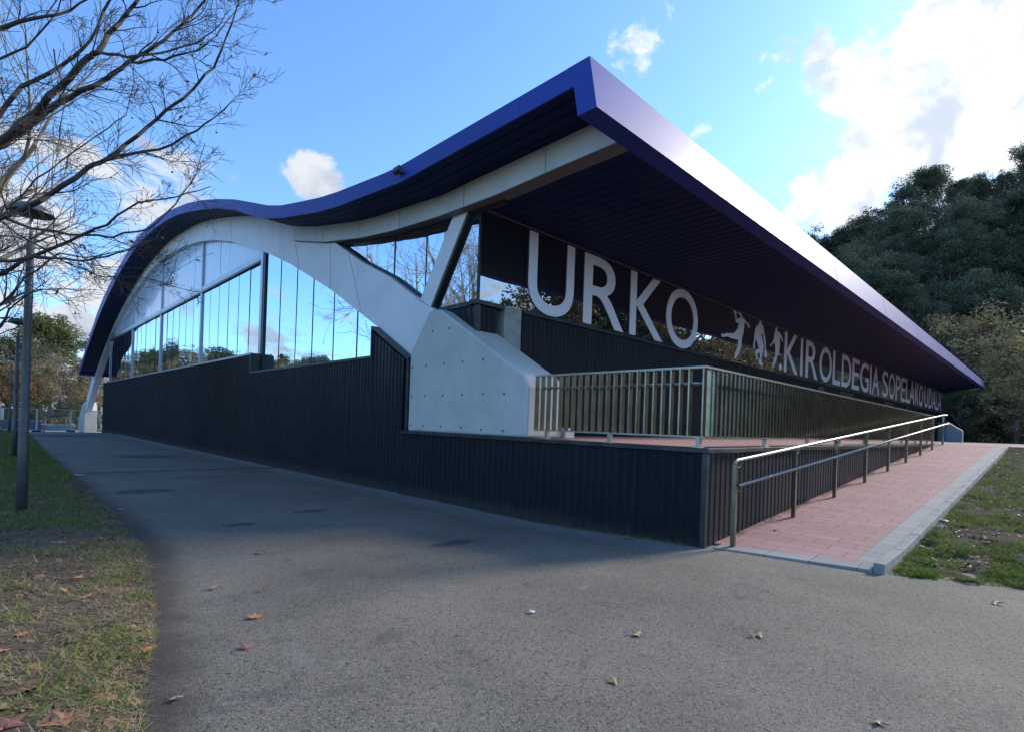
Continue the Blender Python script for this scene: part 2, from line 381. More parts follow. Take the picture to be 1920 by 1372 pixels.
def sstep(a, b, v):
    t = np.clip((v - a) / (b - a), 0, 1); return t * t * (3 - 2 * t)
def hnoise(x, y, s=1.0, seed=0):     # cheap smooth value noise
    x = np.asarray(x, float) * s + seed * 17.3; y = np.asarray(y, float) * s + seed * 9.1
    xi = np.floor(x); yi = np.floor(y); fx = x - xi; fy = y - yi
    def h(a, b): v = np.sin(a * 127.1 + b * 311.7) * 43758.5453; return v - np.floor(v)
    fx = fx * fx * (3 - 2 * fx); fy = fy * fy * (3 - 2 * fy)
    return (h(xi, yi) * (1 - fx) + h(xi + 1, yi) * fx) * (1 - fy) + (h(xi, yi + 1) * (1 - fx) + h(xi + 1, yi + 1) * fx) * fy
def g(y):                            # level of the paved ground
    return -.13 * sstep(0., 3.5, y) - .45 * sstep(42., 70., y)
def grid(name, xs, ys, hf, mat):
    X, Y = np.meshgrid(xs, ys); Z = hf(X, Y)
    V = np.stack([X.ravel(), Y.ravel(), Z.ravel()], 1); nx, ny = len(xs), len(ys)
    i = np.arange((nx - 1) * (ny - 1)); r = i // (nx - 1); c = i % (nx - 1); a = r * nx + c
    F = np.stack([a, a + 1, a + 1 + nx, a + nx], 1)
    o = raw_mesh(name, V, F, mat); o.data.polygons.foreach_set('use_smooth', [True] * len(F)); return structure(o)
random.seed(4); rng = np.random.default_rng(4)

# ------------------------------------------------------------------ ground
VB = [(-30, -6.9), (-.27, -6.57), (.53, -6.4), (1.57, -6.17), (3.17, -5.89), (4.62, -5.70), (6.92, -5.6), (9.45, -5.54), (13.3, -5.45), (18.9, -5.4), (27, -5.3), (41.8, -5.05), (60, -4.9), (90, -4.9)]
def vbx(y): return np.interp(y, [p[0] for p in VB], [p[1] for p in VB])
def verge_h(x, y):
    d = vbx(y) - x + (hnoise(x, y, 3.1, 1) - .5) * .22 + (hnoise(x, y, 9, 2) - .5) * .08
    return g(y) + np.clip(d * .12, -.05, .045) + np.clip(d, 0, 3) * .012 + (hnoise(x, y, 7, 3) - .5) * .02 * (d > 0)
FR0, FR1 = (.46, -2.05), (.96, -3.18)            # front edge of the lawn
def lawn_h(x, y):
    fx = np.interp(-y, [2.05, 2.31, 2.66, 3.18, 6, 12], [.46, .55, .74, .96, 1.9, 3.2])
    d = x - fx + (hnoise(x, y, 3.5, 5) - .5) * .2 + (hnoise(x, y, 11, 6) - .5) * .08
    z = .081 * np.clip(x - .4, 0, 13.0) * 1.0 + .39 * sstep(13., 18.5, x)
    return np.where(d < 0, np.clip(d * .3, -.08, 0), np.minimum(d * .15, .0) + z - .045 + (hnoise(x, y, 5, 7) - .5) * .07 + (hnoise(x, y, 14, 8) - .5) * .035) + np.where(d > 0, .0, 0)
structure(grid('ground', np.array([-900, -300, -120, -60, -30, -15, -7, 0, 15, 30, 62, 110, 200, 400, 900.]), np.array([-900, -300, -100, -40, -12, -4, 0, 4, 20, 45, 55, 70, 120, 300, 900.]),
     lambda x, y: g(y) - .25, 'gravel_ground'))
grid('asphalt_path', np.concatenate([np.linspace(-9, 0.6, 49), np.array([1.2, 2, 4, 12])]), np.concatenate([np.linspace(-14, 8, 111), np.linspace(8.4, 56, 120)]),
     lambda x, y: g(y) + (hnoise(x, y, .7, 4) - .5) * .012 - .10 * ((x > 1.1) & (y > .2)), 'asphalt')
grid('grass_verge', np.linspace(-9.5, -4.2, 107), np.concatenate([np.linspace(-1.5, 12, 220), np.linspace(12.2, 58, 160)]), verge_h, 'verge_soil')
grid('meadow', np.array([-90, -70, -50, -30, -20, -14, -11, -9.4]), np.linspace(-40, 70, 60), lambda x, y: g(y) + .07 + hnoise(x, y, .3, 2) * .1, 'verge_soil')
grid('lawn', np.concatenate([np.linspace(.05, 19, 260)]), np.linspace(-14, -2.0, 150), lawn_h, 'lawn_soil')
# hillside behind the hall, laid out from the hall's far end outwards
qs = np.linspace(.30, 2.6, 120); ws = np.concatenate([np.linspace(60, 130, 50), np.array([150, 200])])
Q, W = np.meshgrid(qs, ws)
slope = np.interp(Q, [.3, .45, .575, .75, .94, 1.35, 1.9, 2.6], [8, 19, 24, 34.5, 42, 50, 60, 50])
H = 1.35 + slope * np.clip((W - 62) / 48, 0, 1.3) ** 1.05 + (hnoise(Q * W, W, .12, 3) - .5) * 3 * sstep(62, 80, W)
P3 = np.stack([CAM.x + W * FW.x + Q * W * RT.x, CAM.y + W * FW.y + Q * W * RT.y, H], -1)
nq = len(qs); i = np.arange((nq - 1) * (len(ws) - 1)); r = i // (nq - 1); c = i % (nq - 1); a = r * nq + c
hill = structure(raw_mesh('hill', P3.reshape(-1, 3), np.stack([a, a + 1, a + 1 + nq, a + nq], 1), 'hill_soil'))
def hill_z(wq, q):
    s = np.interp(q, [.3, .45, .575, .75, .94, 1.35, 1.9, 2.6], [8, 19, 24, 34.5, 42, 50, 60, 50]); return 1.2 + s * np.clip((wq - 62) / 48, 0, 1.3) ** 1.05

# ------------------------------------------------------------------ ramp, terrace
def rz(x): return .081 * x
RX0, RX1 = .08, 17.7
def slab(name, x0, x1, y0, y1, mat, dz=0.0, th=.12, zf=rz):
    m = MB(); n = max(1, int((x1 - x0) / 1.5))
    for k in range(n):
        a, b = x0 + (x1 - x0) * k / n, x0 + (x1 - x0) * (k + 1) / n
        m.hexa([(a, y0, zf(a) + dz - th), (b, y0, zf(b) + dz - th), (b, y1, zf(b) + dz - th), (a, y1, zf(a) + dz - th)],
               [(a, y0, zf(a) + dz), (b, y0, zf(b) + dz), (b, y1, zf(b) + dz), (a, y1, zf(a) + dz)])
    return structure(m.build(name, mat))
def rz_front(x): return max(rz(x), .012)
def fl(y): return .06 - .195 * y
def front_part(name, y0, y1, mat, a, b):      # a, b: x offsets from the oblique front line, b None = up to x 1.2
    p = [(fl(y0) + a, y0), ((fl(y0) + b) if b is not None else 1.2, y0), ((fl(y1) + b) if b is not None else 1.2, y1), (fl(y1) + a, y1)]
    zz = lambda x: max(rz(x), .018)
    structure(MB().hexa([(x, y, -.12) for x, y in p], [(x, y, zz(x)) for x, y in p]).build(name, mat))
front_part('ramp_border', -1.90, -.12, 'grey_paver_row', 0, .262)
front_part('ramp_paving', -1.66, 0.0, 'pink_paver', .266, None)
front_part('ramp_border', -1.90, -1.664, 'grey_paver', .266, None)
slab('ramp_paving', 1.204, RX1, -1.66, 0.0, 'pink_paver', zf=rz_front)
slab('ramp_border', 1.204, RX1, -1.90, -1.664, 'grey_paver', zf=rz_front)
m = MB()
x = .44
while x < 18.6:                      # kerb stones with a gap between them
    b = min(x + .99, 18.7)
    za, zb = min(max(rz(x), .085), 1.43) + .035, min(max(rz(b), .085), 1.43) + .035
    m.hexa([(x, -2.02, za - .3), (b, -2.02, zb - .3), (b, -1.905, zb - .3), (x, -1.905, za - .3)], [(x, -2.02, za), (b, -2.02, zb), (b, -1.905, zb), (x, -1.905, za)])
    x += 1.0
structure(m.build('kerb', 'kerb_concrete', bevel=.01))
structure(MB().box(RX1 + .005, 80, -2.9, 5.3, 1.2, 1.436).build('plaza_paving', 'pink_paver'))
structure(MB().box(RX1 + .005, 60, -14, -2.95, 1.2, 1.40).build('plaza_lawn', 'lawn_soil'))

def tz(x): return 1.36 + .0045 * x
terr = empty('terrace', (0, 0, 0), 'raised terrace with ribbed black cladding and pink paved deck in front of the lettered glass', 'terrace')
slab_m = MB(); slab_m.hexa([(.2, .2, 1.2), (18.3, .2, 1.2), (18.3, 5.41, 1.2), (.2, 5.41, 1.2)], [(.2, .2, tz(0) - .012), (18.3, .2, tz(18) - .012), (18.3, 5.41, tz(18) - .012), (.2, 5.41, tz(0) - .012)])
slab_m.build('deck', 'pink_paver', terr)
def clad(mb, p0, d, L, nrm, zb, zt, per=.16, dep=.032, s0=0.):
    d = Vector(d); nrm = Vector(nrm); p0 = Vector(p0); s = s0
    while s < L - 1e-6:
        e = min(s + per, L); q = e - per * .14 if e - per * .14 > s else e
        def vv(t, off): p = p0 + d * t + nrm * off; return (p.x, p.y)
        A = vv(s, dep); B = vv(q, .004); Cc = vv(e, dep)
        pts = [(A, s), (B, q), (Cc, e)]
        v = []
        for (xy, t) in pts: v += [(xy[0], xy[1], zb(t)), (xy[0], xy[1], zt(t))]
        mb.add(v, [(0, 2, 3, 1), (2, 4, 5, 3)])
        s = e
c1 = MB(); clad(c1, (0, 0, 0), (0, 1, 0), 7.6, (-1, 0, 0), lambda t: float(g(t)) - .03, lambda t: 1.30)
c1.box(.01, .2, 0, 7.6, -.3, 1.30); c1.build('side_cladding', 'anthracite', terr)
c2 = MB(); clad(c2, (0, 0, 0), (1, 0, 0), 17.6, (0, -1, 0), lambda t: rz(t) - .03, lambda t: tz(t) - .06, dep=.014)
c2.prism_y([(.0, -.1), (17.5, 1.25), (17.5, tz(17.5) - .06), (.0, 1.30)], .01, .2); c2.build('front_cladding', 'anthracite', terr)
MB().box(-.045, .03, -.045, .03, -.05, 1.298).build('corner_post', 'dark_trim', terr)
cp = MB(); cp.box(-.075, .25, .252, 7.62, 1.302, 1.369)
cp.hexa([(-.075, -.075, 1.302), (18.35, -.075, tz(18.3) - .058), (18.35, .25, tz(18.3) - .058), (-.075, .25, 1.302 + .0001)],
        [(-.075, -.075, 1.369), (18.35, -.075, tz(18.3) + .009), (18.35, .25, tz(18.3) + .009), (-.075, .25, 1.369)])
cp.build('coping', 'dark_trim', terr, bevel=.006)

# ------------------------------------------------------------------ sports hall
hall = empty('sports_hall', (0, 0, 0), 'black sports hall with sweeping blue roof, white arch, mirrored glass and white lettering', 'building')
X1 = 60.5; YF = 5.41; GZ0, GZ1 = 4.24, 6.17
TOP = [(1.47, 6.95), (6.45, 6.95), (7.1, 6.99), (8, 7.08), (9.3, 7.21), (10.4, 7.36), (11.6, 7.58), (13, 7.85), (14.1, 8.14), (15.3, 8.54), (17.3, 9.2), (20.5, 10.1), (23.8, 10.82), (27.3, 11.39), (29.9, 11.66), (33, 11.82), (36.0, 11.78), (38.9, 11.52), (42.2, 11.09), (45.2, 10.6), (47.9, 10.05), (50.5, 9.36), (55.7, 7.55), (59.6, 5.95), (61.4, 5.25)]
BOT = [(1.63, 6.63), (6.45, 6.60), (7.5, 6.69), (8.4, 6.77), (9.84, 6.89), (11.0, 7.1), (13, 7.47), (14, 7.70), (15, 7.98), (16.1, 8.37), (17.3, 8.83), (19.5, 9.46), (21.5, 9.93), (23.75, 10.41), (25.4, 10.72), (27.8, 11.05), (30.3, 11.24), (32.8, 11.36), (35, 11.33), (37.2, 11.2), (39.2, 10.98), (41.5, 10.65), (44, 10.2), (47.5, 9.45), (51, 8.55), (55.7, 6.95), (59.6, 5.4), (61.3, 4.8)]
def zt_(y): return float(np.interp(y, [p[0] for p in TOP], [p[1] for p in TOP]))
def zb_(y): return float(np.interp(y, [p[0] for p in BOT], [p[1] for p in BOT]))
ys_ = [1.5, 1.75, 2.5, 4, 5.4, 6.45, 7.1, 8, 9.3, 10.4, 11.6, 13, 14.1, 15.3, 17.3, 19.5, 21.5, 23.8, 25.5, 27.5, 29.9, 31.5, 33, 34.5, 36, 38.9, 41, 42.2, 45.2, 47.9, 50.5, 53, 55.7, 59.6, 61.35]
def skew(x, y, z):                   # the eave drifts outwards slightly along the hall
    k = max(0, min(1, (7 - y) / 5.7)) * (x + 1) / 62.5; return (x, y + .97 * k, z + .56 * k)
rb = MB()
XS = [-.97, 5, 15, 30, 45, 61.5]
def loft(mb, prof, xs):
    n = len(prof); k = len(mb.v)
    for x in xs: mb.v += [skew(x, y, z) for y, z in prof]
    for i in range(len(xs) - 1):
        for j in range(n - 1): mb.f.append((k + i * n + j, k + i * n + j + 1, k + (i + 1) * n + j + 1, k + (i + 1) * n + j))
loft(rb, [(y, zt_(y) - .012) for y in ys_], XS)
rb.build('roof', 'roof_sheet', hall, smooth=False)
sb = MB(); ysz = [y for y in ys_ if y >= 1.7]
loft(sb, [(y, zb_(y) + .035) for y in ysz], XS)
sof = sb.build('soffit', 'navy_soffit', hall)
rib = MB()                           # board joints following the curve on the gable overhang
for xx in (-.72, -.45, -.18):
    for a, b in zip(ysz[:-1], ysz[1:]):
        rib.hexa([(xx, a, zb_(a) + .026), (xx + .03, a, zb_(a) + .026), (xx + .03, b, zb_(b) + .026), (xx, b, zb_(b) + .026)],
                 [(xx, a, zb_(a) + .04), (xx + .03, a, zb_(a) + .04), (xx + .03, b, zb_(b) + .04), (xx, b, zb_(b) + .04)])
rib.build('soffit_rib', 'navy_soffit', sof)
# gable fascia
gf = MB()
for a, b in zip(ysz[:-1], ysz[1:]):
    gf.hexa([(-1.0, a, zb_(a)), (-.96, a, zb_(a)), (-.96, b, zb_(b)), (-1.0, b, zb_(b))], [(-1.0, a, zt_(a)), (-.96, a, zt_(a)), (-.96, b, zt_(b)), (-1.0, b, zt_(b))])
gfo = gf.build('gable_fascia', 'blue_paint', hall)
for y in (2.9, 6.42, 9.45, 13.05, 15.2, 17.6, 21.5, 26, 31):
    MB().box(-1.003, -.99, y, y + .014, zb_(y) + .02, min(zt_(y), zt_(y + .014)) - .02).build('panel_joint', 'joint', gfo)
# front eave, a deep box
ev = MB(); secN = [(1.47, 6.95), (1.31, 6.15), (1.66, 6.15), (1.748, 6.6), (1.9, 6.95)]
secF = [(2.52, 7.39), (2.44, 6.67), (2.75, 6.67), (2.8, 7.1), (2.95, 7.39)]
def sec(x): t = (x + 1) / 62.5; return [(x, a[0] + (b[0] - a[0]) * t, a[1] + (b[1] - a[1]) * t) for a, b in zip(secN, secF)]
xs = [-1.004] + [float(v) for v in np.linspace(3, 61.5, 14)]
for x in xs: ev.v += sec(x)
for i in range(len(xs) - 1):
    for j in range(5): ev.f.append((i * 5 + j, i * 5 + (j + 1) % 5, (i + 1) * 5 + (j + 1) % 5, (i + 1) * 5 + j))
ev.f.append((4, 3, 2, 1, 0)); k = (len(xs) - 1) * 5; ev.f.append(tuple(k + j for j in range(5)))
evo = ev.build('eave_fascia', 'blue_paint', hall)
for x in (4.5, 11.2, 18, 25, 32, 39, 46, 53):
    s = sec(x); s2 = sec(x + .015)
    MB().hexa([s[0], s2[0], s2[1], s[1]], [(p[0], p[1] - .003, p[2]) for p in (s[0], s2[0], s2[1], s[1])]).build('panel_joint', 'joint', evo)
# far eave
fe = MB(); fe.prism_x([(61.3, 4.78), (61.3, 5.25), (61.42, 5.25), (61.42, 4.78)], -1.0, 61.5); fe.prism_x([(60.9, 4.78), (61.3, 4.78), (61.3, 4.84), (60.9, 4.97)], -.99, 61.5)
fe.build('eave_fascia', 'blue_paint', hall)
# boarded soffit over the terrace: boards run from the glass to the eave
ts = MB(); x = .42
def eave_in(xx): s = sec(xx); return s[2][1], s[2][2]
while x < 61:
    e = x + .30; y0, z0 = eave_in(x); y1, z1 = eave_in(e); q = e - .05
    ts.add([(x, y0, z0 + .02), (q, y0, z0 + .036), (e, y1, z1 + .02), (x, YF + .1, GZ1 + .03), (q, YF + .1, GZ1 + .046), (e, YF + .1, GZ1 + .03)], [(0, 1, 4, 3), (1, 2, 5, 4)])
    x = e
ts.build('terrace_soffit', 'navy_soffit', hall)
for x in (4.2, 12, 20, 28, 36, 44):
    MB().lathe([(0, -.012), (.07, -.012), (.085, .03)], (x, 3.4, 6.21 + .005 * x), 14).build('downlight', 'joint', hall)
# floodlight on the fascia
fl = MB(); fl.hexa([(-1.17, 6.28, 6.76), (-1.07, 6.28, 6.72), (-1.07, 6.52, 6.72), (-1.17, 6.52, 6.76)], [(-1.14, 6.28, 6.87), (-1.04, 6.28, 6.82), (-1.04, 6.52, 6.82), (-1.14, 6.52, 6.87)]); fl.box(-1.07, -1.0, 6.37, 6.43, 6.75, 6.79)
fl.build('floodlight', 'joint', hall, bevel=.01)

# arch, girder, strut, pillars
AIN = [(7.41, 2.95), (7.78, 3.30), (9.22, 4.04), (9.8, 4.33), (10.7, 4.78), (11.42, 5.15), (12.16, 5.50), (13.67, 6.16), (15.03, 6.74), (16.48, 7.29), (18.2, 7.9), (21.57, 8.94), (24.27, 9.60), (26.57, 10.02), (29.3, 10.40), (32.3, 10.62), (35.0, 10.70), (37.4, 10.60), (40.1, 10.35), (43.5, 9.9), (47.5, 9.2), (51.0, 8.3), (53.6, 7.55), (56.7, 6.3), (60.8, 4.45), (66.0, 1.5)]
AIN = [(y, z) for y, z in AIN]
def ain(y): return float(np.interp(y, [p[0] for p in AIN], [p[1] for p in AIN]))
AOUT = [(6.95, 4.0), (7.11, 4.36), (7.92, 4.80), (8.68, 5.24), (10.22, 5.93), (12.02, 6.9)]
def aout(y):
    if y < 12.02: return float(np.interp(y, [p[0] for p in AOUT], [p[1] for p in AOUT]))
    if y < 53: return zb_(y) + .045 if y > 13.2 else float(np.interp(y, [12.02, 13.2], [6.9, zb_(13.2) + .045]))
    return float(np.interp(y, [53, 56.5, 60.2, 65.2, 69.2], [min(zb_(53) + .04, 8.6), 7.6, 5.9, 3.4, 1.0]))
arch = MB(); yy = [7.41, 7.6, 7.92, 8.68, 9.22, 9.8, 10.22, 10.7, 11.42, 12.02, 12.6, 13.2, 13.67, 14.3, 15, 15.6, 16.48, 17.3, 18.2, 19.8, 21.57, 23, 24.27, 26.57, 28, 29.3, 31, 32.3, 33.6, 35, 36.2, 37.4, 40.1, 41.8, 43.5, 45.5, 47.5, 49.2, 51, 52.4, 53.6, 55, 56.7, 60.8, 64, 66.0]
XA0, XA1 = .15, .60
for a, b in zip(yy[:-1], yy[1:]):
    arch.hexa([(XA0, a, ain(a)), (XA1, a, ain(a)), (XA1, b, ain(b)), (XA0, b, ain(b))], [(XA0, a, aout(a)), (XA1, a, aout(a)), (XA1, b, aout(b)), (XA0, b, aout(b))])
arch.prism_x([(7.41, 2.95), (7.41, 4.47), (6.62, 4.12), (6.7, 3.9)], XA0, XA1)
arch.prism_x([(66.0, 1.5), (69.2, -.3), (69.2, 1.0), (66.0, 2.9)], XA0, XA1)
bmesh_fix = True
ao = arch.build('arch_beam', 'white_paint', hall)
for (ya, za, yb, zb2) in [(10.05, 4.47, 10.9, 6.28), (14.3, 6.45, 14.75, 7.42), (12.0, 5.45, 12.1, 6.8), (21.5, 8.95, 21.6, 9.9)]:
    dy = .012; MB().hexa([(XA0 - .003, ya, za), (XA0 - .003, ya + dy, za), (XA0 - .003, yb + dy, zb2), (XA0 - .003, yb, zb2)], [(XA0 + .01, ya, za), (XA0 + .01, ya + dy, za), (XA0 + .01, yb + dy, zb2), (XA0 + .01, yb, zb2)]).build('panel_joint', 'joint', ao)
GB = [(1.62, 6.19), (3.0, 6.18), (4.6, 6.15), (6.45, 6.20), (8.27, 6.31), (10.0, 6.50), (12.3, 6.88), (14.6, 7.43)]
def gbz(y): return float(np.interp(y, [p[0] for p in GB], [p[1] for p in GB]))
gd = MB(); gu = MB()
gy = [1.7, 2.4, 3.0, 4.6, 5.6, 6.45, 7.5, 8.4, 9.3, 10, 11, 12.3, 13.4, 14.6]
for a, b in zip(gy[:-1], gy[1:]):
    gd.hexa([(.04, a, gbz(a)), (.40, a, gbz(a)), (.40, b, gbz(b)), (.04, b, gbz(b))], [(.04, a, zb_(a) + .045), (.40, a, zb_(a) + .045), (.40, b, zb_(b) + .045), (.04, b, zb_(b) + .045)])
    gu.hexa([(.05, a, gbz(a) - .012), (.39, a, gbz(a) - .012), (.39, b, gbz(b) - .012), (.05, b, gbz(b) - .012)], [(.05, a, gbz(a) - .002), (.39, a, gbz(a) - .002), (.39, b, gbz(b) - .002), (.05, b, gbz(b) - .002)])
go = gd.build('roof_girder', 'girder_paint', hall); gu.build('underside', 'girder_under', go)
for y in (3.25, 5.6, 8.1, 10.15, 12.4):
    MB().box(.037, .05, y, y + .011, gbz(y) + .01, zb_(y) + .02).build('panel_joint', 'joint', go)
stt = MB().prism_x([(7.42, 4.5), (7.0, 4.28), (5.72, 6.22), (6.22, 6.24)], .26, .365); stt.build('strut', 'white_paint', hall)
MB().prism_x([(6.98, 4.27), (6.93, 4.24), (5.65, 6.21), (5.70, 6.21)], .28, .368).build('strut_trim', 'frame_dark', hall)
pz = 1.372
pil = MB().prism_x([(7.38, pz), (7.38, 3.17), (6.65, 4.1), (6.27, 4.08), (3.59, 2.53), (3.46, 2.3), (3.46, pz)], 0.0, 1.0).build('pillar', 'concrete_paint', hall, bevel=.045)
for y, z in [(6.5, 3.62), (5.9, 3.62), (7.26, 2.85), (6.7, 2.87), (6.05, 2.87), (5.4, 2.87), (4.75, 2.88), (7.26, 2.18), (6.72, 2.18), (6.05, 2.18), (5.38, 2.18), (4.72, 2.19), (4.1, 2.19), (7.26, 1.5), (6.75, 1.5), (6.1, 1.5), (5.38, 1.5), (4.74, 1.48), (4.1, 1.47)]:
    th = MB(); k = 10; c0 = 0
    for j in range(k): th.v.append((-.003, y + .024 * cos(2 * pi * j / k), z + .026 * sin(2 * pi * j / k)))
    th.v.append((-.004, y, z))
    th.f += [(c0 + j, c0 + k, c0 + (j + 1) % k) for j in range(k)]
    th.build('tie_hole', 'tie_hole', pil)
MB().box(1.02, 1.30, 3.4, 3.9, pz, pz + .2).build('pillar_foot', 'concrete_paint', hall, bevel=.01)
MB().prism_x([(66.0, -.75), (71.0, -.75), (71.0, .6), (67.4, 2.35), (66.7, 2.4), (66.0, 1.55)], 0, 1.0).build('pillar', 'concrete_paint', hall, bevel=.03)
# two pillars at the far end of the terrace
for (x, ya, yb, za, zb2) in [(58, 4.7, 5.66, 2.75, 3.35), (45, 2.18, 3.1, 2.3, 2.95)]:
    p = MB().prism_x([(ya, 1.4), (ya, za), (yb, zb2), (yb, 1.4)], x, x + .5).build('pillar', 'blue_panel', hall)

# main dark wall along the path
def wt(y):
    if y < 7.42: return 1.30
    if y < 9.13: return float(np.interp(y, [7.42, 7.63, 9.13], [3.02, 3.08, 3.86]))
    if y < 18.1: return 3.20
    return 3.88
wl = MB()
for a, b in ((7.6, 9.13), (9.13, 18.1), (18.1, 54.0)):
    clad(wl, (0, a, 0), (0, 1, 0), b - a, (-1, 0, 0), lambda t, a=a: float(g(a + t)) - .03, lambda t, a=a: wt(a + t) if t < .01 or True else 0)
bk = MB()
wl.prism_x([(7.42, -.9), (54.0, -.9), (54.0, 3.88), (18.1, 3.88), (18.1, 3.2), (9.13, 3.2), (9.13, 3.86), (7.63, 3.08), (7.42, 3.02)], .006, .36)
wall = wl.build('wall_cladding', 'anthracite', hall)
tr = MB()
tr.hexa([(-.05, 7.40, 3.02), (.42, 7.40, 3.02), (.42, 9.10, 3.93), (-.05, 9.10, 3.93)][:4], [(-.05, 7.40, 3.09), (.42, 7.40, 3.09), (.42, 9.10, 4.0), (-.05, 9.10, 4.0)])
tr.box(-.05, .42, 9.10, 9.16, 3.13, 4.0); tr.box(-.05, .42, 9.16, 18.05, 3.18, 3.245); tr.box(-.05, .42, 18.05, 18.12, 3.18, 3.92)
tr.box(-.03, .02, 7.385, 7.45, 1.37, 3.02)
tr.build('coping', 'dark_trim', wall)
MB().box(-.03, .40, 18.14, 54.02, 3.885, 3.96).build('sill', 'frame_white', wall)
wc = MB(); wc.box(.365, 60.4, 53.6, 54.0, -.9, 7.2); wc.box(60.1, 60.5, 5.7, 53.6, 0, 6.9); wc.build('rear_wall', 'anthracite', hall)

# gable glazing
def pane(mb, x, y0, y1, zb0, zb1, zt0, zt1, th=.012):
    a, b = rng.normal(0, .0035, 2); xa = x + a; xb = x + b; t = rng.normal(0, .004)
    mb.hexa([(xa, y0, zb0), (xa + th, y0, zb0), (xb + th, y1, zb1), (xb, y1, zb1)], [(xa + t, y0, zt0), (xa + th + t, y0, zt0), (xb + th + t, y1, zt1), (xb + t, y1, zt1)])
XG = .38; MU = [18.2, 26.45, 35.1, 44.05, 53.78]
TR0 = 7.60
for i in range(4):
    a, b = MU[i] + .12, MU[i + 1] - .02; n = 6; m = MB(); up = MB(); fr = MB(); sm = MB()
    for k in range(n):
        y0, y1 = a + (b - a) * k / n + .022, a + (b - a) * (k + 1) / n - .022
        top0 = min(TR0, ain(y0) + .25); top1 = min(TR0, ain(y1) + .25)
        if y1 > 53: top0 = TR0; top1 = TR0
        pane(m, XG, y0, y1, 3.95, 3.95, top0, top1)
        z0, z1 = ain(y0) + .2, ain(y1) + .2
        if z1 > TR0 + .15 and z0 > TR0 + .1: pane(up, XG, y0 - .01, y1 + .01, TR0 + .1, TR0 + .1, z0, z1)
    wdw = m.build('window', 'mirror_glass', hall)
    if up.v: up.build('upper_sheet', 'milky_panel', wdw)
    fr.box(.32, .44, a, b, TR0 - .02, TR0 + .20); fr.box(.31, .46, MU[i + 1] - .10, MU[i + 1] + .12, 3.9, max(ain(MU[i + 1]) + .1, TR0 + .1)); 
    if i > 0 or True: pass
    fr.build('frame', 'frame_white', wdw)
    dk = MB(); dk.box(.30, .43, a, b, TR0 - .11, TR0 - .02); [dk.box(.368, .40, a + (b - a) * k / n - .012, a + (b - a) * k / n + .012, 3.95, min(TR0 - .1, ain(a + (b - a) * k / n) + .2)) for k in range(1, n)]; dk.box(.415, .45, a, b, 3.9, TR0 - .1); dk.build('gasket', 'frame_dark', wdw)
m = MB(); a, b = 9.17, 17.98; ysm = [9.17, 10.70, 12.17, 13.68, 15.0, 16.46, 17.98]
for y0, y1 in zip(ysm[:-1], ysm[1:]): pane(m, XG, y0 + .012, y1 - .012, 3.2, 3.2, ain(y0) + .3, ain(y1) + .3)
wdw = m.build('window', 'mirror_glass', hall)
dk = MB()
for y0, y1 in zip(ysm[:-1], ysm[1:]): dk.add([(.41, y0, 3.2), (.41, y1, 3.2), (.41, y1, ain(y1) + .3), (.41, y0, ain(y0) + .3)], [(0, 1, 2, 3)])
for y in ysm[1:-1]: dk.box(.366, .40, y - .011, y + .011, 3.24, ain(y) + .2)
dk.build('gasket', 'frame_dark', wdw)
fr = MB(); fr.box(.30, .46, 18.10, 18.34, 3.9, 7.92); fr.build('mullion', 'frame_white', wdw)
MB().box(.32, .44, 17.93, 18.095, 3.25, 7.86).build('mullion', 'frame_dark', wdw)
m = MB(); dk = MB(); ysm = [5.46, 7.40, 8.83, 10.27, 12.1]
for y0, y1 in zip(ysm[:-1], ysm[1:]):
    zb0 = 4.25 if y0 < 7 else aout(y0) - .25; zb1 = 4.25 if y1 < 7.5 else aout(y1) - .25
    pane(m, XG, y0 + .02, y1 - .02, zb0, zb1, gbz(y0) + .1, gbz(y1) + .1)
    dk.add([(.41, y0, zb0), (.41, y1, zb1), (.41, y1, gbz(y1) + .1), (.41, y0, gbz(y0) + .1)], [(0, 1, 2, 3)])
for y in ysm[1:-1]: dk.box(.366, .40, y - .012, y + .012, aout(y) - .2 if y > 7.2 else 4.25, gbz(y) + .05)
wdw = m.build('window', 'mirror_glass', hall); dk.build('gasket', 'frame_dark', wdw)
tr = MB()                            # dark frames along the girder and along the arch
for a, b in zip(GB[2:6], GB[3:7]): tr.hexa([(.30, a[0], a[1] - .06), (.42, a[0], a[1] - .06), (.42, b[0], b[1] - .06), (.30, b[0], b[1] - .06)], [(.30, a[0], a[1] + .02), (.42, a[0], a[1] + .02), (.42, b[0], b[1] + .02), (.30, b[0], b[1] + .02)])
for a, b in zip(AOUT[1:-1], AOUT[2:]): tr.hexa([(.30, a[0], a[1] + .0), (.42, a[0], a[1] + .0), (.42, b[0], b[1]), (.30, b[0], b[1])], [(.30, a[0], a[1] + .05), (.42, a[0], a[1] + .05), (.42, b[0], b[1] + .05), (.30, b[0], b[1] + .05)])
tr.build('frame', 'frame_dark', wdw)

# terrace facade
fc = MB(); clad(fc, (1.70, YF, 0), (1, 0, 0), X1 - 1.7, (0, -1, 0), lambda t: 1.34, lambda t: 4.14, dep=.02)
fc.box(1.70, X1, YF + .005, YF + .3, 1.3, 4.16)
fc.build('front_cladding', 'anthracite', hall)
cc_ = MB(); clad(cc_, (.34, YF, 0), (1, 0, 0), .54, (0, -1, 0), lambda t: 1.34, lambda t: 4.12, per=.18)
clad(cc_, (.34, YF, 0), (0, 1, 0), 2.2, (-1, 0, 0), lambda t: 1.34, lambda t: 4.12, per=.2)
cc_.box(.345, .88, YF + .005, 7.6, 1.3, 4.12); cc_.box(.88, 1.8, YF + .3, YF + .5, 1.3, 4.16)
cc_.build('corner_cladding', 'anthracite', hall)
MB().box(.30, .42, YF - .045, YF + .03, 2.4, 4.12).build('corner_trim', 'dark_trim', hall)
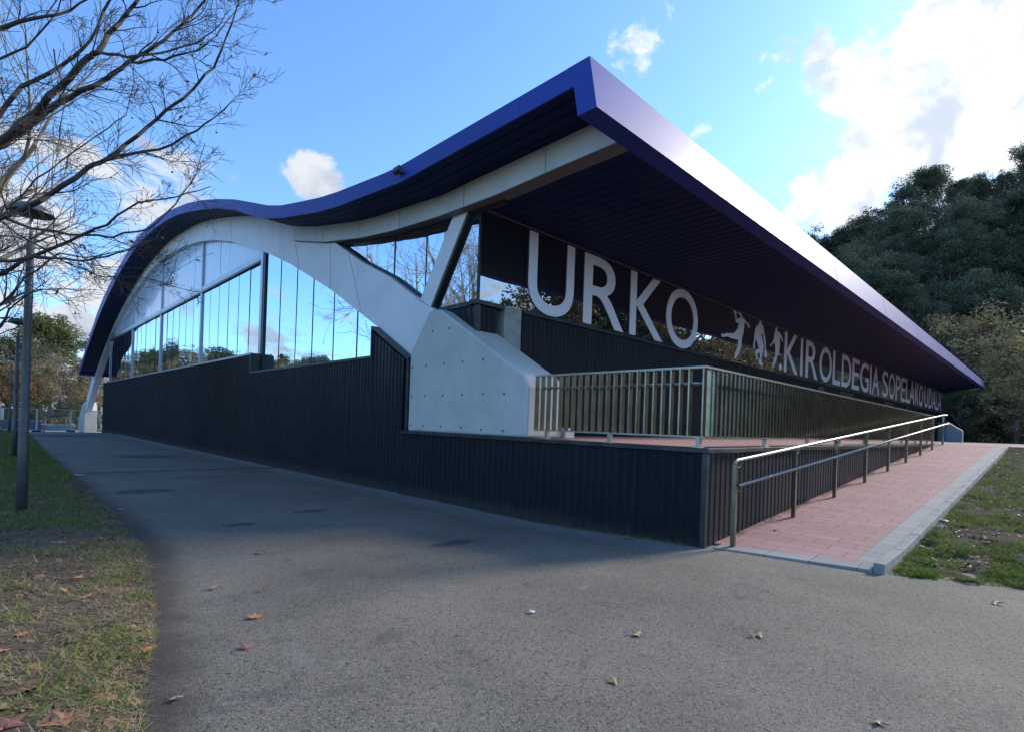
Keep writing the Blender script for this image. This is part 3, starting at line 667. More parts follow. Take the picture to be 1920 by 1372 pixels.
MB().box(1.13, 1.66, YF - .03, YF + .28, 1.34, 4.235).build('column', 'grey_column', hall)
lg = MB(); lg.box(.28, 1.10, YF - .07, YF + .2, 4.14, 4.23); lg.box(.28, .42, YF + .2, 7.02, 4.12, 4.21); lg.box(1.70, X1, YF - .055, YF + .2, 4.16, 4.235)
lg.build('sill', 'dark_trim', hall)
m = MB(); sm = MB(); xs = [.40, 1.72] + [1.72 + 1.413 * k for k in range(1, 42)]
for x0, x1_ in zip(xs[:-1], xs[1:]):
    a, b, t = rng.normal(0, .0022, 3)
    m.hexa([(x0 + .009, YF + a, GZ0), (x1_ - .009, YF + b, GZ0), (x1_ - .009, YF + b + .012, GZ0), (x0 + .009, YF + a + .012, GZ0)],
           [(x0 + .009, YF + a + t, GZ1), (x1_ - .009, YF + b + t, GZ1), (x1_ - .009, YF + b + .012 + t, GZ1), (x0 + .009, YF + a + .012 + t, GZ1)])
band = m.build('window_band', 'dark_glass', hall)
fr = MB(); fr.box(.42, X1, YF + .025, YF + .06, GZ0 - .02, GZ1 + .03); fr.box(.36, .405, YF - .01, YF + .04, GZ0, GZ1 + .02)
fr.box(1.9, 1.98, YF + .012, YF + .03, GZ0, GZ1)
fr.build('frame', 'frame_dark', band)
MB().box(.36, X1, YF - .03, YF + .0, GZ1 + .005, GZ1 + .03).build('head_trim', 'girder_under', band)
# doors under the glass band
for x0, x1_, lab in [(22.56, 23.6, 'narrow dark door'), (26.2, 28.8, 'wide dark double door'), (36.35, 38.9, 'far dark double door'), (42.9, 44.85, 'last dark door')]:
    d = MB().box(x0, x1_, YF - .05, YF - .035, 1.42, 4.0).build('door', 'dark_glass', hall)
    f = MB(); f.box(x0 - .05, x0, YF - .07, YF, 1.42, 4.06); f.box(x1_, x1_ + .05, YF - .07, YF, 1.42, 4.06); f.box(x0, x1_, YF - .07, YF, 4.0, 4.06); f.build('frame', 'frame_dark', d)

# lettering and figures stuck on the glass
def letter(ch, x0, x1_, z0, z1, bold=0.0):
    c = bpy.data.curves.new('letter', 'FONT'); c.body = ch; c.offset = bold; c.extrude = .002; c.resolution_u = 10
    o = bpy.data.objects.new('tmp', c); col.objects.link(o)
    dg = bpy.context.evaluated_depsgraph_get(); me = bpy.data.meshes.new_from_object(o.evaluated_get(dg))
    bpy.data.objects.remove(o); n = len(me.vertices); co = np.zeros(n * 3); me.vertices.foreach_get('co', co); co = co.reshape(-1, 3)
    a, b = co.min(0), co.max(0)
    X = x0 + (co[:, 0] - a[0]) / (b[0] - a[0]) * (x1_ - x0); Z = z0 + (co[:, 1] - a[1]) / (b[1] - a[1]) * (z1 - z0); Y = YF - .011 - co[:, 2]
    me.vertices.foreach_set('co', np.stack([X, Y, Z], 1).ravel()); me.update(); me.materials.clear(); me.materials.append(MATS['vinyl'])
    q = bpy.data.objects.new('letter', me); col.objects.link(q); q.parent = hall; q['label'] = 'white letter %s on the dark glass' % ch
for ch, a, b in [('U', 1.86, 3.52), ('R', 3.92, 5.75), ('K', 6.04, 7.85), ('O', 8.03, 10.08)]:
    letter(ch, a, b, 4.30 if ch in 'RK' else 4.26, 6.13 if ch != 'O' else 6.16, .004)
L2 = [('K', 18.02, 19.77), ('I', 20.05, 20.37), ('R', 20.78, 22.55), ('O', 22.83, 24.78), ('L', 24.99, 26.35), ('D', 26.59, 28.4), ('E', 28.6, 30.15), ('G', 30.33, 32.27), ('I', 32.59, 32.92), ('A', 33.12, 34.93),
      ('S', 35.78, 37.35), ('O', 37.66, 39.43), ('P', 39.74, 41.22), ('E', 41.45, 43.0), ('L', 43.24, 44.5), ('A', 44.55, 46.4), ('K', 46.65, 48.2), ('O', 48.3, 50.0), ('U', 50.7, 52.3), ('D', 52.7, 54.35), ('A', 54.45, 56.1), ('L', 56.3, 57.3), ('A', 57.4, 59.2)]
for ch, a, b in L2: letter(ch, a, b, 4.34, 6.10, .006 if ch != 'I' else .0)
FIG = {1: [(12.82, 6.15), (12.91, 6.14), (13.03, 6.12), (13.06, 6.06), (13.03, 6.0), (13.13, 5.83), (13.3, 5.93), (13.46, 5.98), (13.38, 6.03), (13.33, 6.07), (13.15, 6.10), (13.2, 6.135), (13.47, 6.13), (13.56, 6.08), (13.57, 6.0), (13.72, 5.97), (13.88, 5.9), (14.14, 5.85), (14.31, 5.74), (14.23, 5.68), (13.97, 5.83), (13.78, 5.83), (13.77, 5.66), (13.73, 5.44), (13.6, 5.14), (13.6, 4.92), (13.4, 4.58), (13.09, 4.36), (12.99, 4.37), (13.01, 4.53), (13.13, 4.67), (13.25, 4.88), (13.29, 5.10), (13.11, 5.09), (12.67, 5.07), (12.39, 5.10), (12.13, 5.04), (11.9, 5.02), (11.88, 5.14), (12.12, 5.15), (12.34, 5.22), (12.65, 5.25), (12.93, 5.31), (13.22, 5.53), (13.29, 5.73), (13.06, 5.71), (12.98, 5.88), (12.93, 6.0), (12.80, 6.06)],
       2: [(15.19, 6.05), (15.24, 6.13), (15.36, 6.14), (15.43, 6.1), (15.44, 6.02), (15.62, 5.98), (15.72, 5.75), (15.9, 5.42), (15.98, 5.05), (16.11, 4.93), (16.09, 4.77), (15.96, 4.71), (15.79, 4.78), (15.79, 4.97), (15.88, 5.06), (15.71, 5.42), (15.51, 5.75), (15.45, 5.57), (15.73, 5.19), (15.71, 5.0), (15.53, 4.67), (15.57, 4.5), (15.71, 4.38), (15.58, 4.33), (15.32, 4.38), (15.24, 4.51), (15.39, 4.69), (15.37, 4.86), (15.16, 4.80), (15.1, 4.74), (15.18, 4.54), (15.03, 4.54), (14.91, 4.71), (14.89, 4.9), (15.11, 4.96), (15.27, 4.98), (15.13, 5.15), (14.91, 5.39), (14.82, 5.13), (14.85, 4.99), (14.71, 4.97), (14.68, 5.1), (14.75, 5.29), (14.76, 5.48), (14.83, 5.74), (14.95, 5.87), (15.13, 5.96)],
       3: [(16.91, 6.05), (16.97, 6.12), (17.08, 6.13), (17.15, 6.08), (17.13, 6.0), (17.38, 5.96), (17.61, 5.86), (17.82, 5.68), (17.78, 5.61), (17.63, 5.67), (17.46, 5.8), (17.45, 5.65), (17.48, 5.41), (17.4, 5.08), (17.22, 4.94), (17.09, 4.64), (16.92, 4.54), (16.85, 4.38), (16.73, 4.39), (16.71, 4.52), (16.82, 4.69), (16.83, 4.81), (16.97, 4.85), (17.0, 5.03), (16.95, 5.34), (16.86, 5.45), (16.61, 5.34), (16.45, 5.22), (16.38, 5.29), (16.65, 5.43), (16.79, 5.64), (16.82, 5.84), (16.93, 5.97)]}
for k, poly in FIG.items():
    lab = {1: 'white silhouette of a leaping handball player', 2: 'white silhouette of a racket player', 3: 'white silhouette of a footballer'}[k]
    o = MB().prism_y(poly, YF - .013, YF - .009).build('player_silhouette', 'vinyl', hall); o['label'] = lab
MB().prism_y([(17.63 + .17 * cos(2 * pi * j / 20), 4.5 + .15 * sin(2 * pi * j / 20)) for j in range(20)], YF - .013, YF - .009).build('ball_silhouette', 'vinyl', hall)

# ------------------------------------------------------------------ terrace railing
rl = empty('railing', (.1, .1, 1.37), 'polished steel railing of upright flat bars around the terrace edge', 'railing')
def rbz(x): return 1.515 + .0015 * x
def rtz(x): return 2.515 - .0025 * x
tp = MB(); tp.box(.07, .13, .07, 3.36, rtz(0) - .03, rtz(0)); tp.hexa([(.13, .07, rtz(0) - .03), (18.2, .07, rtz(18.2) - .03), (18.2, .13, rtz(18.2) - .03), (.13, .13, rtz(0) - .03)], [(.13, .07, rtz(0)), (18.2, .07, rtz(18.2)), (18.2, .13, rtz(18.2)), (.13, .13, rtz(0))])
tp.build('top_rail', 'polished_steel', rl)
bt = MB(); bt.box(.08, .12, .08, 3.36, 1.505, 1.53); bt.hexa([(.12, .08, 1.505), (18.2, .08, rbz(18.2) - .01), (18.2, .12, rbz(18.2) - .01), (.12, .12, 1.505)], [(.12, .08, 1.53), (18.2, .08, rbz(18.2) + .015), (18.2, .12, rbz(18.2) + .015), (.12, .12, 1.53)])
bt.build('bottom_rail', 'polished_steel', rl)
nb = 0; yv = 3.32; rest = MB()
def one_bar(along_y, s):
    m = MB()
    if along_y: m.box(.055, .145, s - .011, s + .011, 1.53, rtz(0) - .03)
    else: m.box(s - .011, s + .011, .055, .145, rbz(s) + .015, rtz(s) - .03)
    return m
while yv > .2:
    one_bar(True, yv).build('baluster', 'brushed_steel', rl); nb += 1; yv -= .143
one_bar(True, .1).build('baluster', 'brushed_steel', rl); nb += 1
xv = .24
while xv < 18.15:
    mbar = one_bar(False, xv)
    if nb < 100: mbar.build('baluster', 'brushed_steel', rl); nb += 1
    else: rest.add(mbar.v, mbar.f)
    xv += .143
rest.build('far_balusters', 'brushed_steel', rl, kind='stuff')
for p in [(.1, 3.05), (.1, 1.68), (.1, .16)] + [(x, .1) for x in (2.3, 4.4, 6.5, 8.6, 10.7, 12.8, 14.9, 17.0)]:
    z0 = tz(p[0]) + .009; m = MB().box(p[0] - .03, p[0] + .03, p[1] - .03, p[1] + .03, z0, 1.53); m.box(p[0] - .07, p[0] + .07, p[1] - .05, p[1] + .05, z0, z0 + .012)
    m.build('post_foot', 'polished_steel', rl)
hr = MB().tube([(.19, 3.2, 2.28), (.19, .24, 2.28), (.24, .19, 2.28), (18.1, .19, 2.24)], .021, 8); hro = hr.build('handrail', 'polished_steel', rl, smooth=True)

# ------------------------------------------------------------------ ramp handrail
hd = empty('ramp_handrail', (.32, -.28, .03), 'double stainless handrail on square posts climbing beside the pink ramp', 'handrail')
def hz(x): return 1.185 + .0735 * x
px = [.32, 2.64, 4.88, 7.11, 9.27, 11.4, 13.45, 15.42, 17.49]
for x in px:
    MB().box(x - .03, x + .03, -.31, -.25, rz_front(x) if x < 17.7 else 1.43, hz(x) - .03).build('post', 'brushed_steel', hd, bevel=.005)
r1 = MB().tube([(.30, -.28, hz(.3) - .05), (.31, -.28, hz(.3) - .012), (.36, -.28, hz(.36) + .002), (5, -.28, hz(5)), (12, -.28, hz(12)), (17.6, -.28, hz(17.6)), (18.3, -.28, hz(17.9))], .026, 12)
r1.build('top_rail', 'polished_steel', hd, smooth=True)
r2 = MB().tube([(.34, -.335, hz(.34) - .335), (17.6, -.335, hz(17.6) - .325), (18.3, -.335, hz(17.9) - .325)], .024, 12); r2.build('lower_rail', 'polished_steel', hd, smooth=True)
for x in px:
    b_ = MB().tube([(x + .03, -.28, hz(x) - .09), (x + .11, -.29, hz(x) - .09), (x + .13, -.30, hz(x) - .03)], .006, 6)
    b_.tube([(x + .03, -.28, hz(x) - .42), (x + .11, -.31, hz(x) - .42), (x + .13, -.33, hz(x) - .35)], .006, 6).build('bracket', 'polished_steel', hd)

# ------------------------------------------------------------------ street lamps
def lamp(x, y, h, label):
    z = float(verge_h(np.array(x), np.array(y)))
    L = empty('street_lamp', (x, y, z), label, 'street lamp', 'street lamps along the path')
    MB().tube([(x, y, z - .1), (x, y, z + 1.2), (x, y, z + 1.22), (x, y, z + h * .62), (x, y, z + h - .5)], [.075, .07, .062, .055, .05], 16).build('pole', 'pole_paint', L, smooth=True)
    MB().tube([(x, y, z + h - .5), (x, y, z + h - .02)], [.026, .024], 10).build('neck', 'galvanised', L, smooth=True)
    MB().lathe([(0, .14), (.06, .135), (.15, .105), (.23, .05), (.27, 0), (.30, -.035), (.29, -.045), (.2, -.03)], (x, y, z + h), 28).build('shade', 'lamp_shell', L, smooth=True)
    MB().lathe([(.20, -.03), (.16, -.075), (.08, -.10), (0, -.10)], (x, y, z + h), 24).build('diffuser', 'lamp_shell', L, smooth=True)
lamp(-6.68, 8.35, 4.86, 'nearest dark grey lamp post with flat dome head under the bare branches')
lamp(-6.42, 21.5, 4.55, 'middle lamp post, thinner looking, right behind the nearest pole')
lamp(-5.98, 47.0, 5.0, 'farthest lamp post, slim and black, before the wire fence')

# ------------------------------------------------------------------ site fence and stacks
def fence(p, q, label):
    p = Vector(p); q = Vector(q); z = float(g(p.y)) - .02
    F = empty('fence_panel', (p.x, p.y, z), label, 'fence panel', 'site fence panels')
    d = (q - p); L = d.length; d.normalize()
    def at(s, h): v = p + d * s; return (v.x, v.y, z + h)
    fr = MB()
    fr.tube([at(0, 0), at(0, 2.0)], .03, 8); fr.tube([at(L, 0), at(L, 2.0)], .03, 8); fr.tube([at(0, 1.98), at(L, 1.98)], .026, 8); fr.tube([at(0, .18), at(L, .18)], .024, 8)
    fr.build('frame', 'galvanised', F)
    ms = MB(); s = .12
    while s < L: ms.tube([at(s, .2), at(s, 1.96)], .0045, 3); s += .16
    for h in np.arange(.4, 1.96, .22): ms.tube([at(0, h), at(L, h)], .0045, 3)
    ms.build('mesh', 'galvanised', F)
    ft = MB()
    for s in (0, L): v = at(s, 0); ft.box(v[0] - .3, v[0] + .3, v[1] - .12, v[1] + .12, z, z + .13)
    ft.build('foot', 'kerb_concrete', F)
fence((-6.4, 60.0, 0), (-4.0, 59.0, 0), 'galvanised mesh fence panel leftmost, behind the lamp posts')
fence((-3.95, 59.0, 0), (-1.55, 60.6, 0), 'galvanised mesh fence panel in front of the white board stack')
fence((-1.5, 60.6, 0), (.9, 62.5, 0), 'galvanised mesh fence panel ending at the far arch foot')
fence((-6.4, 60.0, 0), (-6.0, 66.0, 0), 'galvanised mesh fence panel running away from the path')
def stack(c, n, sx, sy, th, mat, label):
    z = float(g(c[1])) - .05; o = MB()
    for k in range(n): 
        jx, jy = rng.normal(0, .05, 2); o.box(c[0] - sx + jx, c[0] + sx + jx, c[1] - sy + jy, c[1] + sy + jy, z + .1 + k * (th + .015), z + .1 + k * (th + .015) + th)
    o.box(c[0] - sx, c[0] - sx + .1, c[1] - sy, c[1] + sy, z, z + .1); o.box(c[0] + sx - .1, c[0] + sx, c[1] - sy, c[1] + sy, z, z + .1)
    tag(o.build('board_stack', mat), label, 'board stack', 'stacked boards behind the site fence')
stack((-4.9, 62.6), 5, 1.35, .8, .17, 'board_dark', 'dark grey stack of boards behind the left of the fence')
stack((-4.7, 62.5), 1, 1.45, .85, .06, 'board_white', 'single white board lying under the dark stack')
stack((-2.3, 63.2), 4, 1.25, .7, .13, 'board_white', 'low white stack of boards behind the middle fence panel')

# ------------------------------------------------------------------ vegetation
def leaf_cards(centers, spread, per, size, seed, flat=.8):
    r = np.random.default_rng(seed); n = len(centers); c = np.repeat(centers, per, 0)
    sp = np.repeat(np.asarray(spread).reshape(-1, 1) if hasattr(spread, '__len__') else np.full((n, 1), spread), per, 0)
    d = r.normal(size=(len(c), 3)); d /= np.linalg.norm(d, axis=1, keepdims=True); rad = r.random((len(c), 1)) ** .45
    p = c + d * rad * sp * np.array([1, 1, flat])
    a = r.normal(size=p.shape); a /= np.linalg.norm(a, axis=1, keepdims=True); b = r.normal(size=p.shape); b -= a * (a * b).sum(1, keepdims=True); b /= np.linalg.norm(b, axis=1, keepdims=True)
    s = size * (.6 + .8 * r.random((len(p), 1)))
    V = np.stack([p - a * s, p + b * s * .45, p + a * s, p - b * s * .45], 1).reshape(-1, 3)
    return V, np.arange(len(V)).reshape(-1, 4)
def tree_proto(kind, h, seed):
    r = random.Random(seed); nr = np.random.default_rng(seed)
    T_ = bpy.data.objects.new(kind, None); tr = MB(); cs = []; sp = []
    if kind == 'eucalyptus_tree':
        lean = r.uniform(-.05, .05); top = Vector((lean * h, r.uniform(-.05, .05) * h, h * .9))
        tr.tube([(0, 0, -1), (top.x * .3, top.y * .3, h * .35), (top.x * .7, top.y * .7, h * .65), tuple(top)], [.035 * h / 2, .026 * h / 2, .016 * h / 2, .05], 7)
        for k in range(34):
            t = r.uniform(.30, 1.0); a = r.uniform(0, 2 * pi); base = Vector((top.x * t, top.y * t, h * .9 * t)); R_ = h * r.uniform(.10, .27) * (1.25 - abs(t - .55)) * (1.0 if t < .85 else .55)
            tip = base + Vector((cos(a) * R_, sin(a) * R_, h * r.uniform(.03, .12))); tr.tube([tuple(base), tuple((base + tip) / 2 + Vector((0, 0, -.02 * h))), tuple(tip)], [.009 * h * .6, .006 * h * .6, .02], 4)
            for j in range(r.choice([3, 4, 5])):
                cs.append(tuple(tip + Vector((r.gauss(0, .05) * h, r.gauss(0, .05) * h, r.gauss(0, .05) * h)))); sp.append(h * r.uniform(.045, .10))
        V, F = leaf_cards(np.array(cs), sp, 150, h * .0098, seed, .95); mat = 'leaf_eucalyptus'
    elif kind in ('autumn_tree', 'shrub', 'evergreen_tree'):
        low = {'autumn_tree': .12, 'shrub': .02, 'evergreen_tree': .1}[kind]
        tr.tube([(0, 0, -1), (0, 0, h * .3), (r.uniform(-.05, .05) * h, 0, h * .75)], [.02 * h, .015 * h, .03], 6)
        for k in range(46):
            z = r.uniform(low, 1.0); pr = (1 - ((z - .45) / .58) ** 2) ** .5 if abs(z - .45) < .58 else .1
            if kind == 'evergreen_tree': pr = (1.05 - z) * .9 + .1
            a = r.uniform(0, 2 * pi); R_ = h * (.36 if kind != 'evergreen_tree' else .3) * pr * r.uniform(.45, 1.05)
            tip = Vector((cos(a) * R_, sin(a) * R_, h * z * .93)); tr.tube([(0, 0, max(.1, h * z * .55)), tuple(tip * .6 + Vector((0, 0, h * z * .25))), tuple(tip)], [.006 * h, .004 * h, .01], 3)
            for j in range(3): cs.append(tuple(tip + Vector((r.gauss(0, .04) * h, r.gauss(0, .04) * h, r.gauss(0, .035) * h)))); sp.append(h * r.uniform(.04, .085))
        V, F = leaf_cards(np.array(cs), sp, 75 if kind != 'evergreen_tree' else 110, h * .0115, seed, .9); mat = {'autumn_tree': 'leaf_autumn', 'shrub': 'leaf_dark', 'evergreen_tree': 'leaf_dark'}[kind]
    V = V[V[:, 2].reshape(-1, 4).min(1).repeat(4) > -.5]; F = np.arange(len(V)).reshape(-1, 4)
    me = bpy.data.meshes.new('trunk'); me.from_pydata(tr.v, [], tr.f); me.materials.append(MATS['bark'])
    lm = raw_mesh('crown', V, F, mat); col.objects.unlink(lm)
    to = bpy.data.objects.new('trunk', me); to.parent = T_; lm.parent = T_
    return T_, to, lm
protos = {}
def plant(kind, variant, loc, sc, rot, label, group, mat=None, cat='tree'):
    key = (kind, variant)
    if key not in protos: protos[key] = tree_proto(kind, 10.0, sum(map(ord, kind)) + variant * 31)
    T_, to, lm = protos[key]
    r_ = T_.copy(); r_.location = loc; r_.scale = sc if hasattr(sc, '__len__') else (sc, sc, sc); r_.rotation_euler = (0, 0, rot); col.objects.link(r_)
    tag(r_, label, cat, group)
    for ch in (to, lm):
        c_ = ch.copy(); c_.parent = r_; col.objects.link(c_)
        if mat and ch is lm:
            c_.data = c_.data if (key, mat) not in protos else protos[(key, mat)]
            if (key, mat) not in protos:
                c_.data = lm.data.copy(); c_.data.materials.clear(); c_.data.materials.append(MATS[mat]); protos[(key, mat)] = c_.data
    return r_
def wpos(px, w_): q = ray(px, 800); q = q / q.dot(FW); return CAM + q * w_

# hillside eucalyptus wood: (pixel column, depth, height)
hillt = []
r = random.Random(11)
for row, (w_, n, x0, x1_, hh) in enumerate([(118, 11, 1475, 2000, 15), (108, 10, 1500, 2010, 15), (97, 9, 1540, 2010, 14), (86, 8, 1590, 2010, 14), (77, 7, 1640, 2000, 12)]):
    for k in range(n):
        x = x0 + (x1_ - x0) * (k + r.uniform(.1, .9)) / n; hillt.append((x, w_ + r.uniform(-4, 4), hh * r.uniform(.8, 1.2), row))
rows = ['on the crest of the wooded hill', 'just below the crest of the hill', 'halfway up the wooded hill', 'on the lower slope of the hill', 'at the foot of the wooded hill']
ords = ['leftmost', 'second from left', 'third from left', 'fourth from left', 'fifth from left', 'sixth from left', 'seventh from left', 'eighth from left', 'ninth from left', 'tenth from left', 'eleventh from left']
cnt = [0] * 5
for x, w_, hh, row in hillt:
    q = ray(x, 800); q = q / q.dot(FW); p = CAM + q * w_; qq = q.dot(RT); z = float(hill_z(w_, qq)) - .6
    lab = '%s dark grey green eucalyptus %s' % (ords[cnt[row]], rows[row]); cnt[row] += 1
    plant('eucalyptus_tree', r.randrange(5), (p.x, p.y, z), (hh / 10 * r.uniform(.95, 1.3), hh / 10 * r.uniform(.95, 1.3), hh / 10), r.uniform(0, 6.3), lab, 'eucalyptus trees on the hill')
for x, w_, hh, lab, mat, kind in [(1712, 70, 9.5, 'olive brown autumn tree showing just above the far roof end', 'leaf_rust', 'autumn_tree'), (1830, 64, 15.5, 'broad tawny autumn tree right of the roof tip, the tallest of its kind', 'leaf_autumn', 'autumn_tree'),
                            (1770, 68, 12.5, 'rusty autumn tree behind the tip of the blue eave', 'leaf_rust', 'autumn_tree'), (1905, 58, 12.5, 'brown olive autumn tree at the right edge of the view', 'leaf_autumn', 'autumn_tree'),
                            (1640, 76, 13, 'dark round tree above the middle of the blue eave', 'leaf_dark', 'autumn_tree'), (1975, 66, 16, 'tall olive tree cut off by the right edge', 'leaf_autumn', 'autumn_tree'),
                            (1800, 60, 6.5, 'dark low bush under the tip of the roof', 'leaf_dark', 'shrub'), (1745, 66, 7, 'dark bush between the lettering end and the roof tip', 'leaf_dark', 'shrub'), (1870, 66, 7, 'dark green bush on the grassy bank', 'leaf_dark', 'shrub')]:
    q = ray(x, 800); q = q / q.dot(FW); p = CAM + q * w_; z = float(hill_z(w_, q.dot(RT))) - .3
    plant(kind, x % 3, (p.x, p.y, z), (hh / 10 * 1.15, hh / 10 * 1.15, hh / 10), x * 1.3, lab, 'autumn trees and bushes by the hall end', mat, 'tree' if hh > 8 else 'bush')

# thicket beyond the fence on the left
for i, (x, w_, hh, kind, mat, lab) in enumerate([
    (95, 84, 15.5, 'eucalyptus_tree', 'leaf_yellowgreen', 'round eucalyptus crown rising above the thicket behind the lamps'),
    (15, 80, 12.5, 'eucalyptus_tree', None, 'grey green tree at the left edge behind the second lamp'),
    (110, 66, 8.6, 'autumn_tree', 'leaf_thicket', 'golden brown thicket tree straight behind the fence middle'),
    (60, 70, 9.2, 'autumn_tree', 'leaf_thicket', 'golden brown thicket tree behind the nearest lamp pole'),
    (145, 72, 8.8, 'autumn_tree', 'leaf_thicket', 'pale brown tree just left of the far arch foot'),
    (185, 70, 7.6, 'autumn_tree', 'leaf_thicket', 'brown tree seen between the arch leg and the black wall'),
    (10, 64, 7.8, 'autumn_tree', 'leaf_rust', 'rusty tree at the left edge above the grass'),
    (-40, 66, 9.0, 'autumn_tree', 'leaf_thicket', 'brown thicket tree just outside the left edge'),
    (82, 62, 3.6, 'shrub', 'leaf_yellowgreen', 'yellow green bush behind the stacked boards'),
    (130, 62, 3.6, 'shrub', 'leaf_dark', 'dark bush beside the far arch foot'),
    (35, 60, 3.2, 'shrub', 'leaf_dark', 'dark bush behind the left end of the fence')]):
    p = wpos(x, w_); plant(kind, i % 3, (p.x, p.y, float(g(p.y)) - .2), (hh / 10 * 1.2, hh / 10 * 1.2, hh / 10), i * 1.9, lab, 'thicket beyond the site fence', mat, 'tree' if hh > 5 else 'bush')
# tree line across the meadow (what the gable glass mirrors)
rt = random.Random(21); nth = 0
for i in range(56):
    az = radians(94 + i * .9 + rt.uniform(-.5, .5)); R_ = 82 + 8 * (i % 3); p = Vector((cos(az) * R_, sin(az) * R_ + 2, 0)); hh = rt.uniform(9.5, 12.5)
    kind, mat = rt.choice([('evergreen_tree', None), ('eucalyptus_tree', 'leaf_dark'), ('eucalyptus_tree', None), ('autumn_tree', 'leaf_thicket')])
    if p.x > -9: continue
    nth += 1
    plant(kind, i % 3, (p.x, p.y, -.5), (hh / 10 * 1.25, hh / 10 * 1.25, hh / 10), i, {'evergreen_tree': 'dark evergreen in the far tree line, seen only mirrored in the gable glass', 'eucalyptus_tree': 'eucalyptus in the far tree line, seen only mirrored in the gable glass', 'autumn_tree': 'golden brown tree in the far tree line, seen only mirrored in the gable glass'}[kind], 'tree line across the meadow', mat)
nth = 0
for i in range(26):
    x = 34 + i * 3.0; y = -19 - 4.5 * (i % 2) - .10 * x; hh = rt.uniform(15, 19)
    nth += 1
    plant(rt.choice(['evergreen_tree', 'autumn_tree']), i % 3, (x, y, 0), (hh / 10 * 1.35, hh / 10 * 1.35, hh / 10), i * 2.1, 'dark green tree of the wood mirrored behind the lettering' if i % 3 else 'rusty tree of the wood mirrored behind the lettering', 'wood on the far side of the lawn', 'leaf_dark' if i % 3 else 'leaf_rust')
for p, hh, lab in [((17, -13.5, 0), 9.6, 'evergreen beside the lawn, seen mirrored in the corner glass'), ((22, -13, .5), 9.2, 'second evergreen beside the lawn, mirrored behind the first letter'), ((12.5, -17, 0), 9, 'evergreen farthest back on the lawn, mirrored by the corner glass'), ((30, -15, .5), 10, 'evergreen far along the lawn, mirrored behind the lettering')]:
    plant('evergreen_tree', 1, p, (hh / 10 * 1.1, hh / 10 * 1.1, hh / 10), p[0], lab, 'evergreens beside the lawn')

# bare trees
def bare(mb, p, d, L, rad, lvl, rr, droop=0.0, thin=.0035):
    """a limb with side shoots"""
    n = 6 if lvl > 0 else 4; pts = [p.copy()]; dirs = [d.copy()]; q = p.copy(); dd = d.copy()
    for i in range(n):
        dd = (dd + Vector((rr.gauss(0, .13), rr.gauss(0, .13), rr.gauss(0, .12) + droop))).normalized(); q = q + dd * (L / n); pts.append(q.copy()); dirs.append(dd.copy())
    rs = [max(thin, rad * (1 - .8 * i / n)) for i in range(n + 1)]
    mb.tube(pts, rs, 7 if rad > .03 else (5 if rad > .012 else 3), cap=False)
    if lvl <= 0: return pts
    k = {4: 6, 3: 7, 2: 7, 1: 5}[lvl]
    for j in range(k):
        t = rr.uniform(.22, 1.0); i = min(n - 1, int(t * n)); f = t * n - i; b = pts[i].lerp(pts[i + 1], f)
        ax = dirs[i].orthogonal().normalized(); ax.rotate(Matrix.Rotation(rr.uniform(0, 2 * pi), 3, dirs[i])); nd = (dirs[i] * cos(.75) + ax * sin(.75 * rr.uniform(.7, 1.2))); nd.z += .15; nd.normalize()
        bare(mb, b, nd, L * rr.uniform(.38, .62), max(thin, rs[i] * .55), lvl - 1, rr, droop, thin)
    return pts
# thin pale bare trees in the thicket
for i, (x, w_, hh, lab) in enumerate([(125, 64, 8.5, 'thin pale bare tree behind the fence, right of the nearest pole'), (165, 78, 14, 'tall wispy bare tree beside the blue roof end'), (45, 66, 9.5, 'bare pale tree at the left behind the second lamp'), (190, 66, 7.5, 'bare twiggy tree between the arch leg and the wall'), (88, 68, 9, 'pale stemmed birch like tree behind the board stack')]):
    p = wpos(x, w_); z = float(g(p.y)) - .2
    E_ = empty('bare_tree', (p.x, p.y, z), lab, 'tree', 'bare trees beyond the fence')
    m = MB(); rr = random.Random(50 + i); bare(m, Vector((p.x, p.y, z)), Vector((0, 0, 1)), hh * .8, .09, 3, rr, .02, .012)
    m.build('trunk', 'dry_twig', E_)

